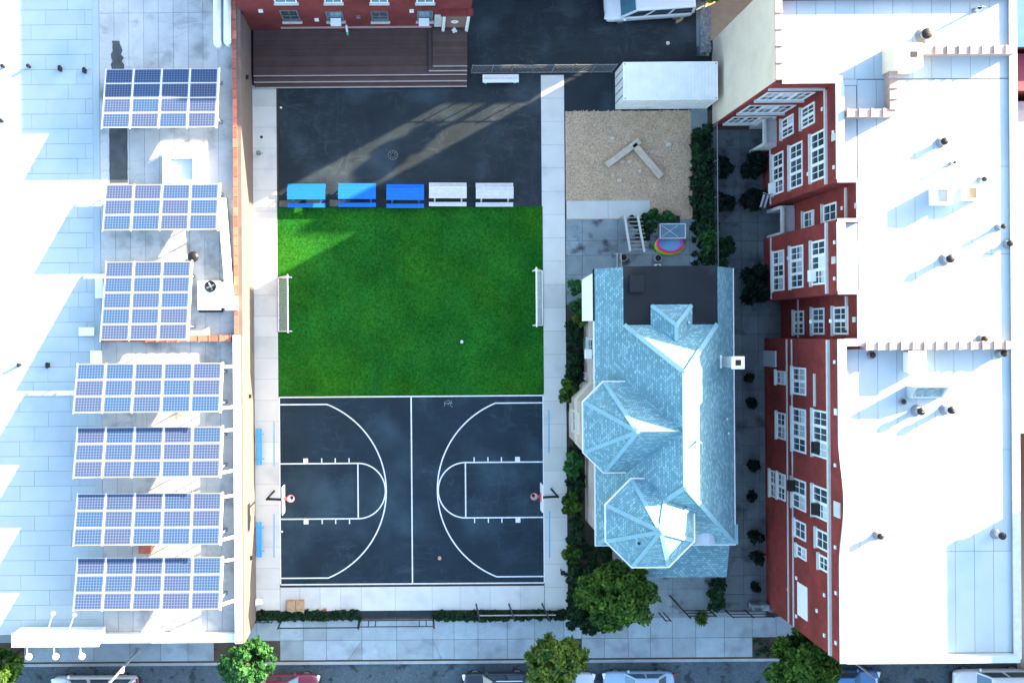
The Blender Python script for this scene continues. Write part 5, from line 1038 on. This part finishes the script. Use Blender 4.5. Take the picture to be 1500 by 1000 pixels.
# ------------------------------------------------------------------ vehicles
def vehicle(name, label, cat, paint, L, Wd, Ht, belt, hood, xw, xr0, xr1, xt, glass='glass_blue', van=False, group='vehicles parked along the kerb', seats=False):
    """x forward = +; xw windscreen foot, xr0..xr1 roof front/back, xt rear glass foot"""
    e = empty(name, (0, 0, 0), label, cat, group); w = Wd / 2
    st = []
    for f in np.linspace(-1, 1, 17):
        x = f * L / 2; taper = 1 - .10 * abs(f) ** 6 - .10 * max(0, abs(f) - .9) / .1
        if van: taper = 1 - .06 * max(0, f) ** 8 - .03 * max(0, -f) ** 12
        zt = belt if x < xw else belt + (hood - belt) * min(1, (x - xw) / (L / 2 - xw)) ** .8
        if abs(f) == 1: zt -= .12
        zb = .28 + (.14 if abs(f) > .93 else 0)
        st.append((x, w * taper, zb, zt))
    b = MB(); ring = []
    for (x, ww, zb, zt) in st:
        sec = [(-.80, zb), (-.97, zb + .12), (-1, .55 * zt + .1), (-.985, zt - .10), (-.93, zt - .02), (-.70, zt + .02), (0, zt + .045), (.70, zt + .02), (.93, zt - .02), (.985, zt - .10), (1, .55 * zt + .1), (.97, zb + .12), (.80, zb)]
        ring.append([len(b.v) + k for k in range(len(sec))]); b.v += [(x, q * ww, z) for q, z in sec]
    for r0, r1 in zip(ring[:-1], ring[1:]):
        n = len(r0)
        for k in range(n): b.f.append([r0[k], r1[k], r1[(k + 1) % n], r0[(k + 1) % n]]); b.mi.append(0)
    b.f.append(ring[0][:]); b.f.append(ring[-1][::-1]); b.mi += [0, 0]
    for f in b.f: f.reverse()
    body = b.build('body', paint, e, smooth=True)
    md = body.modifiers.new('smooth', 'SUBSURF'); md.levels = 1; md.render_levels = 1
    wb, wrf = w * .93, w * (.84 if van else .74); zb = belt - .02
    B0, B1, T0, T1 = xw, xt, xr0, xr1
    c = MB(); vs = [(B0, -wb, zb), (B0, wb, zb), (B1, wb, zb), (B1, -wb, zb), (T0, -wrf, Ht - .04), (T0, wrf, Ht - .04), (T1, wrf, Ht - .05), (T1, -wrf, Ht - .05)]
    c.poly([vs[0], vs[1], vs[5], vs[4]]); c.poly([vs[2], vs[3], vs[7], vs[6]]); c.poly([vs[1], vs[2], vs[6], vs[5]]); c.poly([vs[3], vs[0], vs[4], vs[7]])
    c.poly([vs[4], vs[5], (T0 - .25, wrf * .8, Ht), (T0 - .25, -wrf * .8, Ht)]); c.poly([vs[5], vs[6], (T1 + .2, wrf * .8, Ht), (T0 - .25, wrf * .8, Ht)]); c.poly([vs[6], vs[7], (T1 + .2, -wrf * .8, Ht), (T1 + .2, wrf * .8, Ht)]); c.poly([vs[7], vs[4], (T0 - .25, -wrf * .8, Ht), (T1 + .2, -wrf * .8, Ht)])
    c.poly([(T0 - .25, -wrf * .8, Ht), (T0 - .25, wrf * .8, Ht), (T1 + .2, wrf * .8, Ht), (T1 + .2, -wrf * .8, Ht)])
    cab = c.build('cabin', paint, e)
    def glassq(name, a, b_, c_, d_, m, i0=.07, i1=.10, off=.008):
        a, b_, c_, d_ = map(Vector, (a, b_, c_, d_)); cen = (a + b_ + c_ + d_) / 4; nn = (b_ - a).cross(d_ - a).normalized()
        if nn.dot(cen - Vector(((T0 + T1) / 2, 0, zb))) < 0: nn = -nn
        def P(u, v): return (a * (1 - u) * (1 - v) + b_ * u * (1 - v) + c_ * u * v + d_ * (1 - u) * v) + nn * off
        q = MB().poly([P(i0, i1), P(1 - i0, i1), P(1 - i0, 1 - i1), P(i0, 1 - i1)]); return q.build(name, m, cab)
    glassq('windscreen', vs[0], vs[1], vs[5], vs[4], glass, .05, .06); glassq('rear_window', vs[2], vs[3], vs[7], vs[6], 'glass', .08, .1)
    for s, (a, b_, c_, d_) in ((1, (vs[1], vs[2], vs[6], vs[5])), (-1, (vs[0], vs[3], vs[7], vs[4]))):
        a, b_, c_, d_ = map(Vector, (a, b_, c_, d_))
        cuts = (.04, .30, .34, .63, .66, .96) if van else (.04, .46, .50, .94)
        for u0, u1 in zip(cuts[0::2], cuts[1::2]):
            q0, q1, q2, q3 = a.lerp(b_, u0), a.lerp(b_, u1), d_.lerp(c_, u1), d_.lerp(c_, u0); glassq('side_window', q0, q1, q2, q3, 'glass', .02, .12)
    for x in (-L * .31, L * .31):
        for s in (-1, 1):
            wh = MB().cyl((x, s * (w - .25), .33), (x, s * (w - .045), .33), .33, .33, 20).build('wheel', 'rubber', e); MB().cyl((x, s * (w - .045), .33), (x, s * (w - .03), .33), .21, .2, 14).build('rim', 'grey_metal', wh)
    for s in (-1, 1):
        MB().obox((xw - .25, s * (w + .09), belt + .08), (.14, .2, .14)).build('mirror', paint, e, bevel=.03)
        MB().obox((L / 2 - .10, s * w * .68, hood - .13), (.22, .38, .13), Matrix.Rotation(-s * .25, 3, 'Z')).build('headlight', 'lamp_white', e, bevel=.03); MB().obox((-L / 2 + .06, s * w * .70, belt - .15), (.14, .30, .18)).build('tail_light', 'lamp_red', e, bevel=.03)
    MB().box(L / 2 - .07, L / 2 + .05, -w * .78, w * .78, .32, .5).build('front_bumper', 'car_trim', e, bevel=.03); MB().box(-L / 2 - .05, -L / 2 + .07, -w * .78, w * .78, .32, .5).build('rear_bumper', 'car_trim', e, bevel=.03)
    if seats: MB().box(xw - 1.0, xw - .3, -wb * .8, wb * .8, belt - .02, belt).build('dashboard', 'tan_fabric', cab)
    return e
SZ = -.13; CY = KY - .16 - .42
def park(e, xc, yc, rz, z=SZ): e.location = (xc, yc, z); e.rotation_euler = (0, 0, rz); return e
v = vehicle('passenger_van', 'white passenger van parked under the street lamp', 'van', 'paint_white', 5.7, 1.98, 2.05, 1.15, .98, 1.85, 1.2, -2.55, -2.75, van=True); park(v, W(137, 985, 1)[0], CY - 1.0, math.pi)
v = vehicle('parked_car', 'maroon sedan parked under the small tree beside the driveway', 'car', 'paint_maroon', 4.7, 1.8, 1.45, .9, .76, 1.0, .35, -1.1, -1.75); park(v, W(467, 985, 1)[0] - 2.35, CY - .92, 0)
v = vehicle('parked_car', 'black car with silver roof rail parked right of the driveway', 'car', 'paint_black', 4.5, 1.82, 1.62, .98, .84, .95, .35, -1.75, -2.05); park(v, W(678, 985, 1)[0] + 2.25, CY - .92, math.pi)
MB().beam((.1, -.66, 1.63), (-1.6, -.66, 1.63), .05, .05).build('roof_rail', 'aluminium', v); MB().beam((.1, .66, 1.63), (-1.6, .66, 1.63), .05, .05).build('roof_rail', 'aluminium', v)
v = vehicle('parked_car', 'pale car mostly hidden beneath the yellow green street tree', 'car', 'paint_pale', 4.4, 1.8, 1.5, .92, .78, .95, .3, -1.4, -1.95); park(v, W(873, 985, 1)[0] - 2.2, CY - .95, 0)
v = vehicle('parked_car', 'silver blue sedan parked in front of the turreted house', 'car', 'paint_silver', 4.75, 1.82, 1.45, .9, .77, 1.0, .35, -1.1, -1.8); park(v, W(938, 985, 1)[0], CY - .92, math.pi)
v = vehicle('parked_car', 'bright blue car peeking out below the school roof edge', 'car', 'paint_bright_blue', 4.6, 1.85, 1.6, .95, .82, .95, .3, -1.6, -2.0); park(v, 28.2, CY - .95, 0)
v = vehicle('parked_car', 'white car with black sunroof parked below the school roof', 'car', 'paint_white', 5.1, 1.95, 1.75, 1.05, .95, 1.2, .5, -2.0, -2.35); park(v, W(1402, 985, 1)[0] + 2.5, CY - 1.0, math.pi); MB().box(-.35, .1, -.4, .4, 1.752, 1.758).build('sunroof', 'glass', v)
v = vehicle('passenger_van', 'white passenger van parked in the upper asphalt lot', 'van', 'paint_white', 5.9, 2.05, 2.2, 1.2, 1.0, 2.0, 1.1, -2.7, -2.85, van=True, group='vans in the lot', glass='glass_blue', seats=True); x, y = W(952, 2, 1.2); park(v, x, y, math.pi + .06, -.010)

# ------------------------------------------------------------------ vegetation
def leaves_mesh(name, centers, radii, n, size, m, seed, aspect=1.7, up=.35, flat=.7):
    g = np.random.default_rng(seed); k = g.integers(0, len(centers), n); C = np.array(centers)[k]; Rr = np.array(radii)[k]
    d = g.normal(size=(n, 3)); d /= np.linalg.norm(d, axis=1)[:, None]; rr = g.random(n) ** .6 * (1 + .35 * g.random(n) ** 3)
    P = C + d * (Rr * rr)[:, None] * np.array([1, 1, flat])
    nn = d + g.normal(size=(n, 3)) * .7 + np.array([0, 0, up]); nn /= np.linalg.norm(nn, axis=1)[:, None]
    a = np.cross(nn, g.normal(size=(n, 3))); a /= np.linalg.norm(a, axis=1)[:, None] + 1e-9; b = np.cross(nn, a)
    s = size * (.6 + .8 * g.random(n)); A = a * (s * aspect / 2)[:, None]; B = b * (s / 2)[:, None]
    V = np.empty((n, 4, 3)); V[:, 0] = P - A; V[:, 1] = P + B - A * .1; V[:, 2] = P + A; V[:, 3] = P - B - A * .1
    me = bpy.data.meshes.new(name); me.vertices.add(4 * n); me.vertices.foreach_set('co', V.reshape(-1)); me.loops.add(4 * n); me.loops.foreach_set('vertex_index', np.arange(4 * n)); me.polygons.add(n); me.polygons.foreach_set('loop_start', np.arange(0, 4 * n, 4)); me.polygons.foreach_set('loop_total', np.full(n, 4))
    at = me.attributes.new('leaf', 'FLOAT', 'FACE'); at.data.foreach_set('value', g.random(n)); me.materials.append(MATS[m]); me.update(); me.validate(); return me
def add_mesh(name, me, parent): o = bpy.data.objects.new(name, me); COL.objects.link(o); o.parent = parent; ORG[o] = ORG[parent]; return o
def tree(px, py, zc, rx, ry, rz, m, label, seed, n=9000, size=.2, trunk=.18, group=None, base=None, name='street_tree', m2=None, clumps=26, bz=0.0):
    g = random.Random(seed); x, y = W(px, py, zc); bx_, by_ = base or (x, y); e = empty(name, (bx_, by_, bz), label, 'tree', group)
    cs, rs = [], []; lob = [(g.uniform(0, 6.28), g.uniform(.7, 1.12)) for _ in range(9)]
    for i in range(clumps * 4):
        a = g.uniform(0, 2 * math.pi); q = math.sqrt(g.random()); ph = g.uniform(-.8, 1)
        k = sum(w_ * max(0, math.cos(a - b_)) ** 6 for b_, w_ in lob) / max(1e-3, sum(max(0, math.cos(a - b_)) ** 6 for b_, w_ in lob))
        hx = math.sqrt(max(0, 1 - .8 * abs(ph) ** 2)) * k; cs.append((x - bx_ + rx * .92 * q * math.cos(a) * hx, y - by_ + ry * .92 * q * math.sin(a) * hx, zc - bz + rz * .9 * ph * (1.1 - .5 * q * q))); rs.append(g.uniform(.09, .21) * min(rx, ry))
    add_mesh('crown', leaves_mesh('crown', cs, rs, n, size, m, seed), e)
    if m2: q = sorted(range(len(cs)), key=lambda i: -cs[i][0] - cs[i][1])[:2]; add_mesh('sunlit_sprigs', leaves_mesh('sprigs', [cs[i] for i in q], [rs[i] * .8 for i in q], n // 14, size, m2, seed + 5), e)
    MB().cyl((bx_, by_, bz - .1), ((bx_ + x) / 2 + .1, (by_ + y) / 2, zc * .55), trunk, trunk * .8, 10).cyl(((bx_ + x) / 2 + .1, (by_ + y) / 2, zc * .55), (x, y, zc + rz * .3), trunk * .8, trunk * .3, 8).build('trunk', 'bark', e)
    lm = MB()
    for i in range(0, len(cs), 3): lm.cyl((bx_ + (x - bx_) * .6, by_ + (y - by_) * .6, bz + (zc - bz) * .6), (bx_ + cs[i][0], by_ + cs[i][1], bz + cs[i][2]), trunk * .35, .02, 6)
    lm.build('limbs', 'bark', e); return e
tree(902, 872, 4.2, 3.0, 2.45, 2.0, 'leaf_tree', 'large rounded green tree in front of the south turret', 3, 30000, .17, .22, clumps=46)
tree(858, 905, 2.6, 1.8, 1.3, 1.2, 'leaf_dark', 'dark bluish green tree at the corner of the right walkway', 4, 9000, .15, .12, clumps=20)
tree(815, 965, 4.3, 2.3, 2.0, 1.6, 'leaf_yellow', 'yellowish green street tree over the parked pale car', 5, 14000, .15, .14, clumps=30, base=(W(858, 950)[0] - 1.0, W(850, 950)[1]))
tree(362, 972, 3.6, 1.9, 1.75, 1.5, 'leaf_fresh', 'small green street tree over the maroon sedan', 6, 12000, .15, .13, clumps=28)
tree(1180, 975, 4.6, 2.75, 2.3, 1.9, 'leaf_tree', 'dark green street tree at the school corner', 8, 20000, .17, .18, clumps=38)
tree(-8, 985, 4.0, 1.8, 1.9, 1.8, 'leaf_tree', 'dark green street tree at the end of the roof sign', 9, 9000, .17, .15, clumps=24)
# lime bush, then two unseen trees added to dapple the asphalt with shade
tree(1042, -14, 2.0, 1.0, .9, .9, 'leaf_lime', 'bright lime bush at the sand bank by the van', 10, 3000, .16, .08, clumps=14, name='garden_tree')
for i, (X, Y, z, r) in enumerate(((21.6, 24.0, 7.3, .85), (22.6, 28.6, 11.0, 1.25))):
    e = empty('garden_tree', (X, Y, -.05), ['slim young tree in front of the low garage', 'taller tree with thin crown rising over the garage'][i], 'tree'); g = random.Random(40 + i)
    cs = [(g.uniform(-.7, .7) * r, g.uniform(-.7, .7) * r, z + g.uniform(-.8, .8) * r) for _ in range(18)]; add_mesh('crown', leaves_mesh('crown', cs, [r * .45] * 18, 1500, .22, 'leaf_tree', 60 + i), e)
    MB().cyl((X, Y, -.1), (X, Y, z), .2, .1, 8).build('trunk', 'bark', e)
def shrub(px, py, zc, rx, ry, rz, m, label, seed, n=1400, size=.16, name='shrub', group=None, aspect=1.7, clumps=9, cat='shrub', up=.35):
    x, y = W(px, py, zc); e = empty(name, (x, y, -.02), label, cat, group); g = random.Random(seed); cs = []; rs = []
    for i in range(clumps): a = g.uniform(0, 6.3); q = math.sqrt(g.random()) * .75; cs.append((rx * q * math.cos(a), ry * q * math.sin(a), zc + rz * g.uniform(-.6, .6))); rs.append(g.uniform(.35, .5) * min(rx, ry))
    add_mesh('foliage', leaves_mesh('foliage', cs, rs, n, size, m, seed, aspect, up), e); MB().cyl((x, y, -.05), (x, y, zc), .05, .03, 6).build('stem', 'bark', e); return e
G1 = 'potted dark shrubs along the alley'
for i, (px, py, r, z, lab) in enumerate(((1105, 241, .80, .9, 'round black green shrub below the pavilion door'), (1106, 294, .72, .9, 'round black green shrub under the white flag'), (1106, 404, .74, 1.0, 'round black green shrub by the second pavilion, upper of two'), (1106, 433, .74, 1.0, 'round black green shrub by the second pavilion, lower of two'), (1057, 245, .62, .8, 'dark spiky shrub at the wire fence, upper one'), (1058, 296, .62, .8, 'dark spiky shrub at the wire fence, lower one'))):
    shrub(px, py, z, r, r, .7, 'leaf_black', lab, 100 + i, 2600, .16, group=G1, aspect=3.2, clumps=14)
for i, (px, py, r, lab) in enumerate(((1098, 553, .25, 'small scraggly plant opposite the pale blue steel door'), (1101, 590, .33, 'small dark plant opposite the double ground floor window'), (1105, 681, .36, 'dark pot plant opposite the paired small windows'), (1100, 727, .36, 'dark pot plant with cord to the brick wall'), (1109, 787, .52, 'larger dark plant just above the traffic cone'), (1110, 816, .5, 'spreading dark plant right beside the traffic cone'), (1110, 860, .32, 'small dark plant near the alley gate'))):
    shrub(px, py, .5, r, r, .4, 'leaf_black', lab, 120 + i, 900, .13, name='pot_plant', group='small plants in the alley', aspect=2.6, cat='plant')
for i, (px, py, rx, ry, m, lab) in enumerate(((1028, 205, .7, 1.0, 'leaf_ivy', 'dark ivy clump at the gravel strip by the container'), (1032, 245, .8, 1.1, 'leaf_dark', 'dark leafy clump along the wire fence level with the timber beams'), (1030, 285, .8, 1.0, 'leaf_ivy', 'dark leafy clump along the wire fence below the mulch middle'), (1038, 318, .7, .9, 'leaf_dark', 'green clump along the wire fence at the mulch corner'), (1045, 350, .75, .9, 'leaf_fresh', 'fresh green clump along the wire fence beside the pool'), (1045, 378, .7, .7, 'leaf_dark', 'green clump along the wire fence touching the house'), (1062, 362, .5, .8, 'leaf_ivy', 'dark tuft on the alley side of the wire fence'))):
    shrub(px, py, .8, rx * 1.15, ry * 1.25, .7, m, lab, 140 + i, 2600, .15, group='ivy along the wire fence')
for i, (px, py, rx, ry, z, m, lab) in enumerate(((843, 419, .45, .7, 1.2, 'leaf_fresh', 'green bush at the upper end of the white awning'), (846, 448, .45, .6, 1.2, 'leaf_fresh', 'green bush beside the middle of the white awning'), (852, 468, .65, .45, 1.3, 'leaf_yellow', 'bright yellow green bush at the lower end of the awning'), (842, 498, .4, .8, .7, 'leaf_ivy', 'dark ground ivy below the awning'), (840, 535, .4, .9, .8, 'leaf_dark', 'dark green hedge clump beside the house wall windows'), (831, 570, .65, .9, 1.2, 'leaf_tree', 'deep green bush at the west turret corner'), (836, 680, .75, .8, 1.1, 'leaf_fresh', 'green bush just below the west turret bay'), (846, 705, .5, .8, 1.0, 'leaf_dark', 'dark bush between the two turrets'), (836, 738, .65, .85, 1.1, 'leaf_tree', 'green bush level with the basketball hoop'), (848, 780, .6, 1.0, 1.0, 'leaf_dark', 'dark trailing bush below the south turret eave'), (838, 812, .6, .8, 1.0, 'leaf_tree', 'green bush near the black post box'), (852, 838, .8, .8, 1.2, 'leaf_dark', 'dark bush beside the large rounded tree'))):
    shrub(px, py, z, rx, ry, .6, m, lab, 160 + i, 1900, .16, group='bushes between the right walkway and house')
for i, (px, py, r, m, lab) in enumerate(((936, 322, .55, 'leaf_dark', 'ivy tuft climbing the pergola top'), (944, 338, .6, 'leaf_dark', 'ivy mass hanging from the pergola side'), (957, 320, .55, 'leaf_fresh', 'green tuft at the mulch edge near the pergola'), (978, 318, .45, 'leaf_fresh', 'small green tuft at the mulch edge near the patio chair'))):
    shrub(px, py, 1.5 if i < 2 else .4, r, r, .6, m, lab, 190 + i, 1300, .14, group='ivy around the patio')
shrub(1050, 872, .8, .55, 1.3, .7, 'leaf_dark', 'tall dark hedge between the front path and alley', 200, 3000, .15, name='hedge')
shrub(1029, 905, .6, .3, .4, .4, 'leaf_yellow', 'dry grassy tuft spilling onto the sidewalk by the gate', 201, 700, .15, name='grass_tuft', aspect=4, cat='plant')
def ivy_strip(px0, px1, label, seed):
    x0, x1, y0, y1 = rect(px0, px1, 893.5, 907); e = empty('ivy_hedge', ((x0 + x1) / 2, (y0 + y1) / 2, -.03), label, 'hedge', 'ivy strips along the sidewalk'); g = random.Random(seed); cs = [(x0 + (k + g.random()) / (int((x1 - x0) * 16)) * (x1 - x0) - (x0 + x1) / 2, g.uniform(y0 + .06, y1 - .06) - (y0 + y1) / 2, g.uniform(.05, .25)) for k in range(int((x1 - x0) * 16))]
    add_mesh('foliage', leaves_mesh('foliage', cs, [.17] * len(cs), int((x1 - x0) * 1500), .10, 'leaf_ivy', seed), e); MB().box(x0, x1, y0 + .1, y1 - .1, -.05, .12).build('soil_bed', 'soil', e)
ivy_strip(376, 526, 'low dark ivy strip left of the driveway gate', 210); ivy_strip(636, 829, 'low dark ivy strip right of the driveway gate', 211)
# gravel heap by the lot edge
gh = MB(); g = random.Random(5)
for i in range(500):
    f = g.random(); x, y = W(1033 + g.uniform(-5, 7), 12 + 64 * f, .2); gh.obox((x, y, g.uniform(.05, .3)), (g.uniform(.08, .2),) * 3, Matrix.Rotation(g.uniform(0, 3), 3, (g.random(), g.random(), g.random())))
tag(gh.build('rubble', 'kerb_stone'), 'heap of grey rubble along the lot edge near the cream wall', 'rubble', kind='stuff')

def ground_ivy(boxes, label, seed, m='leaf_ivy', d=420):
    cs = []; g = random.Random(seed); area = 0
    for b in boxes:
        x0, x1, y0, y1 = rect(*b); area += (x1 - x0) * (y1 - y0)
        cs += [(g.uniform(x0, x1), g.uniform(y0, y1), g.uniform(0, .12)) for _ in range(int((x1 - x0) * (y1 - y0) * 12))]
    me = leaves_mesh('ground_ivy', cs, [.2] * len(cs), int(area * d), .12, m, seed, up=1.2); o = bpy.data.objects.new('ground_ivy', me); COL.objects.link(o); tag(o, label, 'ivy', kind='stuff')
ground_ivy([(831, 852, 470, 600), (831, 850, 650, 888), (850, 930, 800, 888)], 'dark ivy carpet on the soil between right walkway and house', 301)
ground_ivy([(1013, 1041, 200, 398)], 'dark ivy carpet under the shrubs at the wire fence', 302)
ground_ivy([(1103, 1172, 937, 962)], 'sparse weeds in the tree pit at the school corner', 303, 'leaf_dark', 120)
ground_ivy([(1039, 1060, 848, 888)], 'dark ivy patch between the front path and alley', 304, 'leaf_dark')

for i, (px, py, lab) in enumerate(((978, 64, 'crumpled white paper alone on the upper lot below the van'), (413, 778, 'crumpled white paper at the court edge below the left hoop'), (411.5, 158, 'tiny white paper scrap on the dark yard near the deck steps'))):
    x, y = W(px, py); g = random.Random(i); bm = bmesh.new(); bmesh.ops.create_icosphere(bm, subdivisions=2, radius=.13 if i == 0 else .08)
    for v in bm.verts: v.co *= g.uniform(.7, 1.15)
    me = bpy.data.meshes.new('paper_scrap'); bm.to_mesh(me); bm.free(); me.materials.append(MATS['white_paint']); o = bpy.data.objects.new('paper_scrap', me); COL.objects.link(o); o.location = (x, y, .06 if i == 0 else .04); tag(o, lab, 'paper')
